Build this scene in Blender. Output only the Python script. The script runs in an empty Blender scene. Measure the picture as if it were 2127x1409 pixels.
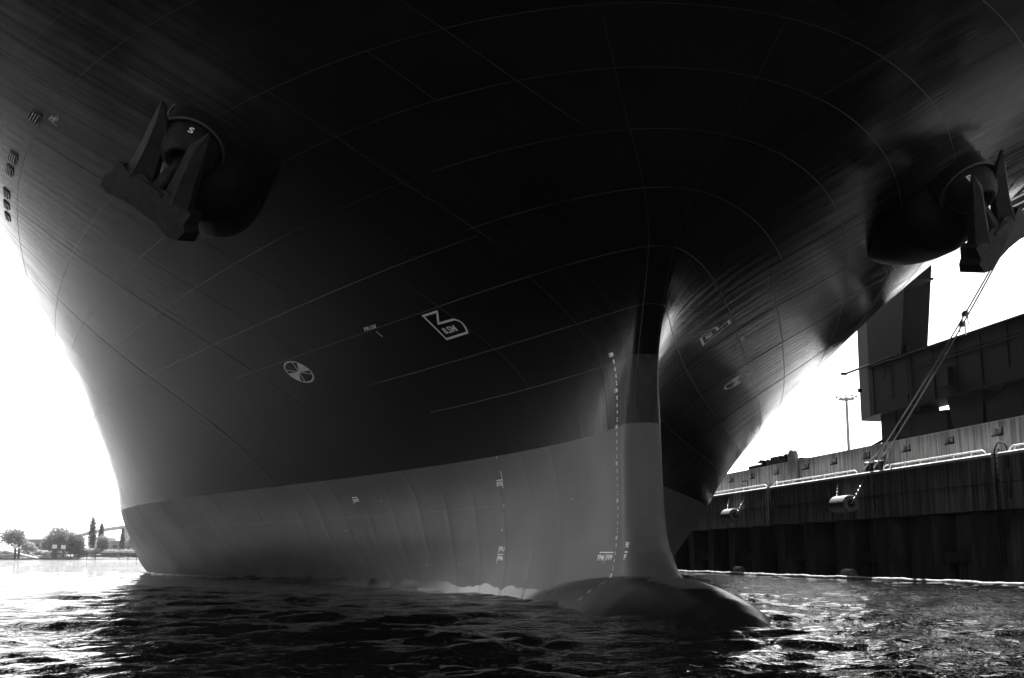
import bpy, bmesh, math, random
import numpy as np
from mathutils import Vector, Matrix, noise as mnoise
random.seed(7); np.random.seed(7)
R = math.radians
sc = bpy.context.scene
C = sc.collection

# ---------------------------------------------------------------- camera, sky, sun, exposure
PSI = R(9.3433)                       # heading of the ship and quay
cam_d = bpy.data.cameras.new('camera'); cam = bpy.data.objects.new('camera', cam_d); C.objects.link(cam)
cam.location = (0, 0, 1.383); cam.rotation_euler = (R(90 + 10.1254), 0, 0)
cam_d.sensor_width = 36; cam_d.lens = 36 * 2530.8 / 2127
cam_d.clip_start = 0.1; cam_d.clip_end = 9000
sc.camera = cam
SUN_EL, SUN_AZ = R(52), R(3)        # azimuth measured from +Y towards +X
w = bpy.data.worlds.new('World'); sc.world = w; w.use_nodes = True
nt = w.node_tree; bg = nt.nodes['Background']
sky = nt.nodes.new('ShaderNodeTexSky'); sky.sky_type = 'NISHITA'; sky.sun_disc = False
sky.sun_elevation = SUN_EL; sky.sun_rotation = SUN_AZ
sky.air_density = 1.0; sky.dust_density = 1.2; sky.ozone_density = 1.0
# black-and-white through an orange filter: blue high sky goes darker than the hazy horizon
bw = nt.nodes.new('ShaderNodeSeparateColor')
nt.links.new(sky.outputs[0], bw.inputs[0]); nt.links.new(bw.outputs[0], bg.inputs[0])
bg.inputs[1].default_value = 0.13
sd = bpy.data.lights.new('sun', 'SUN'); sun = bpy.data.objects.new('sun', sd); C.objects.link(sun)
sd.energy = 4.0; sd.angle = R(0.53); sd.color = (1.0, 0.985, 0.97)
sdir = Vector((math.sin(SUN_AZ) * math.cos(SUN_EL), math.cos(SUN_AZ) * math.cos(SUN_EL), math.sin(SUN_EL)))
sun.rotation_euler = sdir.to_track_quat('Z', 'Y').to_euler(); sun.location = (0, 0, 80)
vs = sc.view_settings; vs.view_transform = 'Standard'; vs.look = 'None'; vs.gamma = 1; vs.exposure = 2.0
sc.cycles.max_bounces = 6; sc.cycles.diffuse_bounces = 3; sc.cycles.glossy_bounces = 4
sc.cycles.caustics_reflective = False; sc.cycles.caustics_refractive = False

# ---------------------------------------------------------------- frames of reference
# ship frame: x = to port, y = aft of the stem, z above water; the quay runs parallel to the ship
M_SHIP = Matrix.Translation((3.5811, 31.9559, 0)) @ Matrix.Rotation(PSI, 4, 'Z')

def tag(o, label=None, cat=None, group=None, kind=None):
    if label: o['label'] = label
    if cat: o['category'] = cat
    if group: o['group'] = group
    if kind: o['kind'] = kind
    return o

def empty(name, label, cat, loc=(0, 0, 0), group=None, frame=M_SHIP):
    o = bpy.data.objects.new(name, None); C.objects.link(o)
    o.matrix_world = frame @ Matrix.Translation(loc); o.empty_display_size = 0.3
    tag(o, label, cat, group); o['_l'] = list(loc)
    return o

class MB:
    """collects primitives in the thing's frame"""
    def __init__(s): s.bm = bmesh.new()
    def box(s, c, d, rot=None, taper=1.0):
        vs_ = []
        for z in (-1, 1):
            k = taper if z > 0 else 1
            for x, y in ((-1, -1), (1, -1), (1, 1), (-1, 1)):
                v = Vector((x * d[0] / 2 * k, y * d[1] / 2 * k, z * d[2] / 2))
                if rot is not None: v = rot @ v
                vs_.append(s.bm.verts.new(v + Vector(c)))
        for f in ((3, 2, 1, 0), (4, 5, 6, 7), (0, 1, 5, 4), (1, 2, 6, 5), (2, 3, 7, 6), (3, 0, 4, 7)):
            s.bm.faces.new([vs_[i] for i in f])
        return s
    def prism(s, pts, axis, lo, hi):
        """extrude the polygon pts along axis (0,1,2) from lo to hi"""
        def mk(p, h):
            q = [0, 0, 0]; k = [i for i in range(3) if i != axis]
            q[k[0]], q[k[1]], q[axis] = p[0], p[1], h
            return s.bm.verts.new(q)
        a = [mk(p, lo) for p in pts]; b = [mk(p, hi) for p in pts]; n = len(pts)
        s.bm.faces.new(a[::-1]); s.bm.faces.new(b)
        for i in range(n): s.bm.faces.new((a[i], a[(i + 1) % n], b[(i + 1) % n], b[i]))
        return s
    def tube(s, pts, r, n=8, cap=True):
        pts = [Vector(p) for p in pts]; rings = []
        rr = r if hasattr(r, '__len__') else [r] * len(pts)
        up = None
        for i, p in enumerate(pts):
            t = (pts[min(i + 1, len(pts) - 1)] - pts[max(i - 1, 0)]).normalized()
            if up is None: up = Vector((0, 0, 1)) if abs(t.z) < .9 else Vector((1, 0, 0))
            sx = t.cross(up).normalized(); up = sx.cross(t).normalized()
            rings.append([s.bm.verts.new(p + (sx * math.cos(2 * math.pi * k / n) + up * math.sin(2 * math.pi * k / n)) * rr[i]) for k in range(n)])
        for a, b in zip(rings, rings[1:]):
            for k in range(n): s.bm.faces.new((a[k], a[(k + 1) % n], b[(k + 1) % n], b[k]))
        if cap: s.bm.faces.new(rings[0][::-1]); s.bm.faces.new(rings[-1])
        return s
    def lathe(s, base, axis, prof, n=32, cap=True):
        """prof: list of (radius, distance along axis)"""
        ax = Vector(axis).normalized(); up = Vector((0, 0, 1)) if abs(ax.z) < .9 else Vector((1, 0, 0))
        x = ax.cross(up).normalized(); y = ax.cross(x); rings = []
        for r, h in prof:
            rings.append([s.bm.verts.new(Vector(base) + ax * h + (x * math.cos(2 * math.pi * k / n) + y * math.sin(2 * math.pi * k / n)) * max(r, 1e-4)) for k in range(n)])
        for a, b in zip(rings, rings[1:]):
            for k in range(n): s.bm.faces.new((a[k], a[(k + 1) % n], b[(k + 1) % n], b[k]))
        if cap: s.bm.faces.new(rings[0][::-1]); s.bm.faces.new(rings[-1])
        return s
    def build(s, name, mat, parent=None, smooth=False, bevel=0, loc=None, frame=M_SHIP):
        if bevel:
            bmesh.ops.bevel(s.bm, geom=[e for e in s.bm.edges if e.is_manifold and e.calc_face_angle(0) > 0.6], offset=bevel, segments=1, affect='EDGES')
        bmesh.ops.recalc_face_normals(s.bm, faces=s.bm.faces)
        if smooth:
            for f in s.bm.faces: f.smooth = True
            for e in s.bm.edges:
                if e.is_manifold and e.calc_face_angle(0) > 0.7: e.smooth = False
        me = bpy.data.meshes.new(name); s.bm.to_mesh(me); s.bm.free()
        return link(name, me, mat, parent, loc, frame)

def link(name, me, mat, parent=None, loc=None, frame=M_SHIP):
    """mesh coordinates are absolute in the frame; they are shifted to the root's (or own) origin"""
    root = parent
    off = Vector((0, 0, 0))
    if parent is not None:
        p = parent
        while p.parent is not None: p = p.parent
        off = Vector(p.get('_l', (0, 0, 0)))
    elif loc is not None: off = Vector(loc)
    if off.length: me.transform(Matrix.Translation(-off))
    if mat is not None: me.materials.append(mat)
    o = bpy.data.objects.new(name, me); C.objects.link(o)
    if parent is not None: o.parent = parent
    else:
        o.matrix_world = frame @ Matrix.Translation(off); o['_l'] = list(off)
    return o

# ---------------------------------------------------------------- materials (grey throughout: the photograph is monochrome)
def mat(name, col=.2, rough=.6, metal=0, spec=.5):
    m = bpy.data.materials.new(name); m.use_nodes = True
    b = m.node_tree.nodes['Principled BSDF']
    b.inputs['Base Color'].default_value = (col, col, col, 1); b.inputs['Roughness'].default_value = rough
    b.inputs['Metallic'].default_value = metal; b.inputs['Specular IOR Level'].default_value = spec
    return m
class NT:
    def __init__(s, m): s.t = m.node_tree; s.b = s.t.nodes['Principled BSDF']
    def n(s, typ, **k):
        x = s.t.nodes.new(typ)
        for a, v in k.items(): setattr(x, a, v)
        return x
    def l(s, a, b): s.t.links.new(a, b)
    def coord(s, out='Object'):
        return s.n('ShaderNodeTexCoord').outputs[out]
    def mapped(s, src, sc_, loc=(0, 0, 0)):
        m = s.n('ShaderNodeMapping'); s.l(src, m.inputs[0]); m.inputs['Scale'].default_value = sc_; m.inputs['Location'].default_value = loc
        return m.outputs[0]
    def noise(s, src, scale=1, detail=4, rough=.55, dist=0):
        x = s.n('ShaderNodeTexNoise'); s.l(src, x.inputs['Vector']); x.inputs['Scale'].default_value = scale
        x.inputs['Detail'].default_value = detail; x.inputs['Roughness'].default_value = rough; x.inputs['Distortion'].default_value = dist
        return x.outputs['Fac']
    def ramp(s, src, a, b, va, vb, smooth=False):
        x = s.n('ShaderNodeMapRange'); s.l(src, x.inputs[0]); x.inputs[1].default_value = a; x.inputs[2].default_value = b
        x.inputs[3].default_value = va; x.inputs[4].default_value = vb
        if smooth: x.interpolation_type = 'SMOOTHSTEP'
        return x.outputs[0]
    def math(s, op, a, b=None, c=None):
        x = s.n('ShaderNodeMath', operation=op)
        for i, v in enumerate((a, b, c)):
            if v is None: continue
            if isinstance(v, (int, float)): x.inputs[i].default_value = v
            else: s.l(v, x.inputs[i])
        return x.outputs[0]
    def sep(s, src):
        x = s.n('ShaderNodeSeparateXYZ'); s.l(src, x.inputs[0]); return x.outputs
    def col(s, v): s.l(v, s.b.inputs['Base Color'])
    def rough(s, v): s.l(v, s.b.inputs['Roughness'])
    def bump(s, h, dist=.01, strength=1, prev=None):
        x = s.n('ShaderNodeBump'); s.l(h, x.inputs['Height']); x.inputs['Distance'].default_value = dist; x.inputs['Strength'].default_value = strength
        if prev is not None: s.l(prev, x.inputs['Normal'])
        s.l(x.outputs[0], s.b.inputs['Normal']); return x.outputs[0]

def hull_material(name, lower):
    m = mat(name, .02, .3, spec=.3 if lower else .15); t = NT(m); co = t.coord()
    if not lower: t.b.inputs['IOR'].default_value = 1.17
    x, y, z = t.sep(co)
    streak = t.noise(t.mapped(co, (.12, 3.2, .10)), 1, 5, .6)          # runs down the shell
    streak2 = t.noise(t.mapped(co, (.3, 11, .22), (3, 5, 1)), 1, 4, .6)
    patch = t.noise(t.mapped(co, (.25, .25, .35), (9, 2, 4)), 1, 3, .5)
    fine = t.noise(co, 14, 4, .6)
    # each plate of the shell took its paint a little differently
    wn = t.n('ShaderNodeTexWhiteNoise'); wn.noise_dimensions = '2D'; cx = t.n('ShaderNodeCombineXYZ')
    t.l(t.math('FLOOR', t.math('DIVIDE', t.math('ADD', y, t.math('MULTIPLY', t.math('FLOOR', t.math('DIVIDE', z, 1.235)), 3.7)), 7.3)), cx.inputs[0]); t.l(t.math('FLOOR', t.math('DIVIDE', z, 1.235)), cx.inputs[1])
    t.l(cx.outputs[0], wn.inputs['Vector']); plate = wn.outputs['Value']
    scr = t.noise(t.mapped(co, (.6, .9, 6.0), (7, 1, 3)), 1, 5, .7); scr2 = t.noise(t.mapped(co, (.8, 5.0, .8), (1, 8, 3)), 1, 6, .7)
    cloud = t.noise(t.mapped(co, (.18, .14, .25), (5, 5, 5)), 1, 5, .62)
    if not lower:
        base = t.ramp(streak, .35, .72, .0006, .0018)
        base = t.math('ADD', base, t.ramp(patch, .4, .75, 0, .0012))
        base = t.math('ADD', base, t.ramp(scr2, .62, .8, 0, .012))
        base = t.math('ADD', base, t.math('MULTIPLY', plate, .0008))
        # scuffed panel low on the stem; around it soft reflected light painted grey
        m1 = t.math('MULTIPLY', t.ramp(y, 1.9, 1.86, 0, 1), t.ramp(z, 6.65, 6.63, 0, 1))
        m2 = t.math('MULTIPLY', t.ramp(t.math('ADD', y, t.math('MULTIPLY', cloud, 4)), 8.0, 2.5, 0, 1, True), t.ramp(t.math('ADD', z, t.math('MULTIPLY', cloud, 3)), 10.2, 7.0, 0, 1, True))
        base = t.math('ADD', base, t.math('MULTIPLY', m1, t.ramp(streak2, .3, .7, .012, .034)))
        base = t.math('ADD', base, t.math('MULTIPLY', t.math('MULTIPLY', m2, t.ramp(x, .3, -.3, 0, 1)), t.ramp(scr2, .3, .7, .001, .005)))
        m3 = t.math('MULTIPLY', t.ramp(y, -2, 6, 0, 1, True), t.ramp(z, 12.6, 15.8, 0, 1, True))  # upper flares: their brighter light painted in as a paler colour
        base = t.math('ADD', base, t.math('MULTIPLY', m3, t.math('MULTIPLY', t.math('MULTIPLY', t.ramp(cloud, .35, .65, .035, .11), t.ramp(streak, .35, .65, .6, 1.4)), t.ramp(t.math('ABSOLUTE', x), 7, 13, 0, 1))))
        t.col(base)
        rg = t.math('ADD', t.ramp(streak, .35, .65, .05, .17), t.ramp(streak2, .35, .65, -.03, .05))
        rg = t.math('ADD', rg, t.ramp(cloud, .4, .65, 0, .07)); rg = t.math('ADD', rg, t.math('MULTIPLY', plate, .02))
        t.rough(rg)
        # frames showing through the plating, spaced 0.8 m
        fr = t.math('MULTIPLY', t.math('SINE', t.math('MULTIPLY', y, 2 * math.pi / .82)), t.ramp(cloud, .35, .65, .1, .8))
        h = t.math('ADD', fr, t.math('MULTIPLY', patch, 6.0))
        b1 = t.bump(h, .0020, 1)
        t.bump(t.math('ADD', t.math('ADD', streak2, t.math('MULTIPLY', scr2, .8)), t.math('MULTIPLY', streak, 1.2)), .0035, 1, b1)
    else:
        base = t.math('ADD', t.ramp(streak, .3, .75, .046, .055), t.ramp(patch, .35, .7, -.005, .005))
        base = t.math('ADD', base, t.ramp(fine, .3, .7, -.003, .003))
        base = t.math('MULTIPLY', base, t.math('ADD', .93, t.math('MULTIPLY', plate, .13)))
        base = t.math('ADD', base, t.ramp(scr, .66, .78, 0, .03)); base = t.math('SUBTRACT', base, t.ramp(scr2, .58, .74, 0, .012))
        spk = t.n('ShaderNodeTexVoronoi'); t.l(co, spk.inputs['Vector']); spk.inputs['Scale'].default_value = .9
        base = t.math('ADD', base, t.ramp(spk.outputs['Distance'], .035, .02, 0, .5))
        # faint tide lines
        base = t.math('MULTIPLY', base, t.math('SUBTRACT', 1, t.math('MULTIPLY', t.ramp(t.math('ABSOLUTE', t.math('SUBTRACT', z, t.math('ADD', 1.25, t.math('MULTIPLY', cloud, .05)))), .0, .05, .16, 0), t.ramp(patch, .4, .6, .2, 1))))
        base = t.math('MAXIMUM', base, .02)
        wv = t.noise(t.mapped(co, (.0, .34, .0)), 1, 3, .5)
        edge = t.math('ADD', t.ramp(wv, .3, .7, .18, .50), t.ramp(y, 5, -1, 0, .42)); edge = t.math('MULTIPLY', t.math('ADD', edge, t.ramp(streak2, .3, .7, -.04, .04)), t.ramp(y, 25, 60, 1, .35))
        wet = t.ramp(t.math('SUBTRACT', z, edge), -.012, .012, 1, 0)
        mx = t.n('ShaderNodeMix'); t.l(wet, mx.inputs[0]); t.l(base, mx.inputs[2]); t.l(t.math('MULTIPLY', base, .13), mx.inputs[3]); t.col(mx.outputs[0])
        mr = t.n('ShaderNodeMix'); t.l(wet, mr.inputs[0]); t.l(t.ramp(patch, .3, .7, .46, .54), mr.inputs[2]); mr.inputs[3].default_value = .24; t.rough(mr.outputs[0])
        # plating dished between frames every 2.45 m
        u = t.math('FRACT', t.math('DIVIDE', t.math('ADD', y, 2.45 - 7.35 % 2.45), 2.45))
        saw = t.math('MULTIPLY', t.math('POWER', t.math('ABSOLUTE', t.math('SUBTRACT', t.math('MULTIPLY', u, 2), 1)), 6), t.math('MULTIPLY', t.ramp(cloud, .40, .58, .1, 1.3), t.ramp(y, 4, 9, 0, 1)))
        u2 = t.math('SINE', t.math('MULTIPLY', y, 2 * math.pi / .8167))
        h = t.math('ADD', t.math('ADD', saw, t.math('MULTIPLY', patch, 4.0)), t.math('MULTIPLY', u2, .04))
        b1 = t.bump(h, .013, 1)
        t.bump(t.math('ADD', t.math('MULTIPLY', streak2, .2), t.math('ADD', fine, scr)), .004, 1, b1)
    return m
MAT_SEAM = mat('weld_bead_paint', .006, .4, spec=.25)  # lighter than the shell: the glint along the beads is in the colour
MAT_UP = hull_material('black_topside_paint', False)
MAT_LOW = hull_material('antifouling_paint', True)
MAT_POD = mat('shade_black_paint', .001, .55, spec=.06)  # hull paint made flat black, painting the shade onto the bolsters
MAT_MARK = mat('white_mark_paint', .40, .5)
t = NT(MAT_MARK); t.col(t.ramp(t.noise(t.coord(), 9, 4), .3, .7, .74, .86))
MAT_MARKUP = mat('dull_mark_paint', .30, .5)
t = NT(MAT_MARKUP); t.col(t.ramp(t.noise(t.coord(), 6, 4), .3, .7, .62, .76))
MAT_RING = mat('ring_steel_paint', .008, .38, spec=.35)
MAT_RIM = mat('lit_rim_steel', .05, .5)  # lighter than the ring: the light on the rim is in the colour
MAT_DARK = mat('dark_opening', .006, .8)
MAT_RUST = mat('weathered_anchor_steel', .04, .66, spec=.22)
t = NT(MAT_RUST); co = t.coord(); a_ = t.noise(co, 2.6, 6, .65); b_ = t.noise(co, 18, 4, .6)
t.col(t.math('ADD', t.ramp(a_, .40, .64, .002, .011), t.ramp(b_, .3, .7, -.0008, .003))); t.bump(t.math('ADD', a_, b_), .03)
def concrete(name, lo, hi, panel=5.08, joints=True, dirt=.5):
    m = mat(name, .3, .85); t = NT(m); co = t.coord(); x, y, z = t.sep(co)
    st = t.noise(t.mapped(co, (1, 2.6, .16)), 1, 6, .65); st2 = t.noise(t.mapped(co, (1, 9, .35), (2, 2, 2)), 1, 4, .6)
    big = t.noise(co, .35, 4, .6); fi = t.noise(co, 8, 4, .6)
    v = t.math('ADD', t.ramp(st, .40, .60, lo, hi), t.ramp(st2, .3, .7, -dirt * .08, dirt * .06))
    v = t.math('MULTIPLY', v, t.ramp(big, .3, .7, .65, 1.15)); v = t.math('ADD', v, t.ramp(fi, .3, .7, -.012, .012))
    if joints:
        u = t.math('FRACT', t.math('DIVIDE', y, panel)); g = t.math('LESS_THAN', u, .012)
        v = t.math('MULTIPLY', v, t.math('SUBTRACT', 1, t.math('MULTIPLY', g, .7)))
    t.col(t.math('MAXIMUM', v, .01)); t.bump(t.math('ADD', fi, st2), .02)
    return m
MAT_FACE = concrete('stained_quay_concrete', .05, .24)
MAT_FACE2 = concrete('paler_quay_concrete', .18, .62)
MAT_WALL = concrete('flood_wall_concrete', .28, .70, 2.54)
MAT_CAPC = concrete('pale_cope_concrete', .5, .7, 30, False, .2)
MAT_WALK = concrete('worn_walkway_concrete', .10, .22, 30, False, .2)
MAT_PILE = concrete('wet_pile_concrete', .008, .045, 5, False)
MAT_RAIL = mat('white_painted_pipe', .8, .4)
MAT_PIPE = mat('galvanised_pipe', .3, .5)
MAT_MAST = mat('mast_paint', .18, .6)
MAT_CRANE = mat('grey_crane_paint', .02, .7, spec=.15)
t = NT(MAT_CRANE); co = t.coord(); t.col(t.math('ADD', t.ramp(t.noise(t.mapped(co, (1, 1, .2)), 2, 5), .3, .7, .002, .005), t.ramp(t.noise(co, .4, 3), .3, .7, -.0006, .001)))
MAT_CRANED = mat('dark_crane_machinery', .03, .7, spec=.15)
t = NT(MAT_CRANED); t.col(t.ramp(t.noise(t.coord(), 3, 5), .3, .7, .002, .005))
MAT_FEND = mat('fender_rubber', .16, .55)
t = NT(MAT_FEND); t.col(t.ramp(t.noise(t.coord(), 5, 5), .3, .7, .07, .16))
MAT_CHAIN = mat('galvanised_chain', .4, .35, .7)
MAT_BOLL = mat('black_bollard_paint', .012, .4)
MAT_ROPE = mat('pale_mooring_rope', .55, .85)
t = NT(MAT_ROPE); wv = t.n('ShaderNodeTexWave'); t.l(t.coord(), wv.inputs['Vector']); wv.inputs['Scale'].default_value = 5; wv.bands_direction = 'Z'
t.col(t.ramp(wv.outputs['Fac'], 0, 1, .18, .42)); t.bump(wv.outputs['Fac'], .02)
MAT_BOOM = mat('floating_boom_skin', .5, .6)
t = NT(MAT_BOOM); t.col(t.ramp(t.noise(t.coord(), 1.5, 5), .3, .7, .06, .26))
MAT_SIGN = mat('white_sign', .8, .5)

# ---------------------------------------------------------------- hull form
W0 = 11.18
ZK = np.array([11., 13., 15.5, 18., 20.5, 23., 26., 30., 36.])
HP = dict(aS=[-.0093, .0326, .1815, -.2278, -1.7691, -3.5093, -5.5386, -7.5768, -9.6129],
          L=[99.5223, 88.5157, 79.1732, 75.2232, 69.066, 59.0407, 47.2232, 32.3909, 18.0142],
          P=[1.4427, 2.0106, 2.0975, 2.1848, 2.0332, 1.3641, 1.1103, 1.4871, 1.9089],
          Q=[1.4254, 1.3274, 1.186, 1.0679, .8199, .585, .4854, .4282, .3857],
          C=[.9195, .7137, .6314, .3443, .2302, .2212, .2097, .4059, .6512],
          E=[-1.096, -3.9357, -5.1968, -4.658, -3.952, -1.4122, 1.1175, 1.909, 2.2096])
HP = {k: np.array(v) for k, v in HP.items()}
BEAM = 24.013
def hint(z, v):
    z = np.clip(z, ZK[0], ZK[-1]); i = np.clip(np.searchsorted(ZK, z) - 1, 0, len(ZK) - 2)
    m = np.gradient(v, ZK); h = ZK[i + 1] - ZK[i]; t = (z - ZK[i]) / h
    return (2*t**3 - 3*t**2 + 1)*v[i] + (t**3 - 2*t**2 + t)*h*m[i] + (-2*t**3 + 3*t**2)*v[i+1] + (t**3 - t**2)*h*m[i+1]
SH_Z = np.array([-3, .55, .72, .86, 1.0, 1.2, 1.5, 1.9, 2.4, 99]); SH_V = np.array([-2.6, -2.6, -2.2, -1.6, -1.15, -.75, -.38, -.13, 0, 0])
ZT_A = np.array([-7.9, -7.7, -7.3, -6.9, -6.3, -5.4, -4.4, -3.4, -2.2, 0, 4, 9, 16, 24]); ZT_Z = np.array([-2.2, -1.2, -.55, -.12, .24, .50, .65, .77, .88, .93, .80, .55, -.3, -2.2])
HPB = {k: v.copy() for k, v in HP.items()}
HPB['L'][0], HPB['P'][0], HPB['Q'][0], HPB['E'][0], HPB['C'][0] = 94.38, 2.53, 1.276, -1.29, .55
def half(a, z):
    """half breadth at a metres aft of the stem and z metres above the water, bulb included"""
    a = np.asarray(a, float); k = np.clip((a - 32) / 45, 0, 1); k = .5 * k * k * (3 - 2 * k)
    if np.max(k) <= 0: return half_(a, z, HP)
    return half_(a, z, HP) * (1 - k) + half_(a, z, HPB) * k
def half_(a, z, HP):
    a = np.asarray(a, float); z = np.asarray(z, float) + 0 * a; zd = np.maximum(z, -.18) + W0
    s = hint(zd, HP['aS']); L = hint(zd, HP['L']); P = hint(zd, HP['P']); Q = hint(zd, HP['Q']); c = hint(zd, HP['C']); E = hint(zd, HP['E'])
    sh = s + np.interp(z, SH_Z, SH_V)
    cn = np.where(z < 2.4, np.minimum(c, .75), c)
    tt = np.clip((a - s) / L, 0, 1); tc = np.clip((a - sh) / np.maximum(cn - (sh - s), .05), 0, 1)
    base = BEAM * (1 - (1 - tt)**P + 1e-12)**Q
    hull = base * (1 - c / BEAM) + c * np.sqrt(np.maximum(1 - (1 - tc)**2, 0)) + E * tt * (1 - tt)**2 * 27 / 4
    hull = np.where(a < sh, 0, hull)
    zt = np.interp(a, ZT_A, ZT_Z); wb = 2.7 * np.sqrt(np.clip(1 - (np.minimum(a + .6, 0) / 7.3)**2, 0, 1)) * np.interp(a, [0, 10, 26], [1, .8, .3])
    zc = -2.2
    bulb = np.where((z < zt) & (zt > zc), wb * np.sqrt(np.clip(1 - ((z - zc) / np.maximum(zt - zc, .01))**2, 0, 1)), 0)
    k = .35
    return np.where(bulb > 0, np.maximum(hull, bulb) + np.where(hull > 0, np.maximum(k - np.abs(hull - bulb), 0)**2 / (4 * k), 0), hull)
def stem_at(z):
    zd = max(z, -.18) + W0
    s = float(hint(np.array([zd]), HP['aS'])[0]) + float(np.interp(z, SH_Z, SH_V))
    if z < .93:
        aa = np.linspace(-8, 0, 1600); ok = np.interp(aa, ZT_A, ZT_Z) > z
        if ok.any(): s = min(s, float(aa[ok][0]))
    return s
Z_BOOT = 4.87
NA = 130
def hull_mesh(zs, name):
    rows = []
    for z in zs:
        a0 = stem_at(z); t_ = np.linspace(0, 1, NA)
        a = a0 + (115 - a0) * (.02 * t_ + .98 * t_**2.7); h = half(a, z); h[0] = 0
        h = np.maximum(h, 0); a = np.append(a, [180, 300]); h = np.append(h, [BEAM, BEAM])
        st = np.stack([-h, a, np.full_like(a, z)], 1)[::-1]; pt = np.stack([h, a, np.full_like(a, z)], 1)[1:]
        rows.append(np.concatenate([st, pt]))
    V = np.array(rows); nr, nc, _ = V.shape
    idx = np.arange(nr * nc).reshape(nr, nc)
    F = np.stack([idx[:-1, :-1], idx[:-1, 1:], idx[1:, 1:], idx[1:, :-1]], -1).reshape(-1, 4)
    me = bpy.data.meshes.new(name); me.from_pydata(V.reshape(-1, 3).tolist(), [], F.tolist())
    me.polygons.foreach_set('use_smooth', [True] * len(me.polygons)); me.update()
    return me, V
def pos(a, z, side, off=0.0):
    """a point on the shell, lifted off along the outward normal"""
    e = .03
    h = float(half(np.array([a]), z)[0]); ha = (float(half(np.array([a + e]), z)[0]) - h) / e; hz = (float(half(np.array([a]), z + e)[0]) - h) / e
    n = Vector((1, -ha, -hz)).normalized(); p = Vector((h, a, z)) + n * off
    return Vector((p.x * side, p.y, p.z))
def nrm(a, z, side):
    return (pos(a, z, side, 1) - pos(a, z, side, 0)).normalized()

ship = empty('container_ship', 'huge black-hulled ship seen from under its bow, lower hull grey with white draught marks', 'ship')
zs_low = sorted(set([round(v, 3) for v in list(np.arange(-3, -.2, .3)) + list(np.arange(-.2, .5, .05)) + list(np.arange(.5, .96, .015)) + list(np.arange(.96, 2.4, .06)) + list(np.arange(2.4, Z_BOOT, .2)) + [Z_BOOT]]))
zs_up = [Z_BOOT] + list(np.arange(5.0, 17.2, .2)) + list(np.arange(17.2, 25.1, .4))
me, VL = hull_mesh(zs_low, 'lower_hull'); low = link('lower_hull', me, MAT_LOW, ship); low['label'] = 'grey antifouling band of the hull with dented plating and a dark wet edge'
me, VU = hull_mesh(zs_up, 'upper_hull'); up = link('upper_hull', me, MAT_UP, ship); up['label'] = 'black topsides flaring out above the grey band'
top = VU[-1]
me = bpy.data.meshes.new('deck'); me.from_pydata([(float(v[0]) * .998, float(v[1]) + .02, 24.2) for v in top], [], [list(range(len(top)))]); me.update()
link('deck', me, MAT_CRANE, ship)
tr = MB(); tr.box((0, 300, 10.6), (BEAM * 2, .1, 27)); tr.build('transom', MAT_UP, ship)

# welded seams
def seam(pts, r=.007):
    b = MB(); b.tube(pts, r, 5, False); return b.build('weld_seam', MAT_SEAM if max(p.z for p in pts) > Z_BOOT + .1 else MAT_LOW, ship, smooth=True)
def hseam(zd, a1, side, a0=None, r=.007):
    z = zd - W0; s = stem_at(z) if a0 is None else a0
    t_ = np.linspace(0, 1, 90)**2.2
    seam([pos(float(s + (a1 - s) * q), z, side, .004) for q in t_], r)
for zd, e_ in ((25.3655, 45), (24.13, 40), (22.904, 34), (20.394, 24), (19.0655, 16), (17.833, 14)):
    hseam(zd, e_, -1, r=.0055); hseam(zd, 60, 1)
hseam(27.16, 60, -1); hseam(27.16, 60, 1)
hseam(21.68, 2.2, -1); hseam(21.50, 60, -1, 2.2); hseam(21.68, 4.2, 1); hseam(21.34, 60, 1, 4.2)
hseam(14.35, 60, -1, 1.5, .004); hseam(28.03, 6.5, -1, 3.5)
def vseam(a, z0, z1, side, r=.005):
    seam([pos(a, float(z), side, .004) for z in np.linspace(z0, z1, 40)], r)
for a, z0, z1 in ((-2.85, 11.8, 16), (2.0, 10.0, 15.98), (7.8, 14.2, 20), (-1.2, 12.9, 14.2), (12.4, 9.2, 15.98), (22, 7.9, 15.98), (6.9, 6.65, 9.9), (2.3, 4.9, 9.2), (32, 5, 15.98), (17, 7.9, 12.9)):
    vseam(a, z0, z1, -1)
for a, z0, z1 in ((-2.95, 12.9, 20), (-.9, 12.95, 17), (-1.85, 14.2, 20), (4.2, 9.2, 12.9), (9.5, 7.9, 11.7), (16.5, 6.7, 12.9), (26, 5, 15.98)):
    vseam(a, z0, z1, 1)
# stem casting: raised edges either side
for sd_ in (-1, 1):
    seam([pos(stem_at(float(z)) + .10 + max(0, z - 9.4) * .05, float(z), sd_, .004) for z in np.linspace(5.0, 14, 50)], .008)

# painted marks, laid on the shell
def bil(c, u, v):
    (a0, z0), (a1, z1), (a2, z2), (a3, z3) = c           # TL TR BR BL
    return ((a0*(1-u) + a1*u)*v + (a3*(1-u) + a2*u)*(1-v), (z0*(1-u) + z1*u)*v + (z3*(1-u) + z2*u)*(1-v))
def text_mesh(s, bold=.0):
    cu = bpy.data.curves.new('t', 'FONT'); cu.body = s; cu.offset = bold; cu.resolution_u = 3
    o = bpy.data.objects.new('t', cu); me = bpy.data.meshes.new_from_object(o)
    bpy.data.objects.remove(o); bpy.data.curves.remove(cu)
    return me
def hull_text(s, corners, side, m=MAT_MARK, name='lettering', off=.006, bold=.03):
    me = text_mesh(s, bold); co_ = np.array([v.co[:] for v in me.vertices]); mn = co_.min(0); mx = co_.max(0)
    for v in me.vertices:
        u = (v.co.x - mn[0]) / (mx[0] - mn[0]); q = (v.co.y - mn[1]) / (mx[1] - mn[1])
        a, z = bil(corners, u, q); v.co = pos(a, z, side, off)
    me.name = name
    o = link(name, me, m, ship); return o
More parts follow.
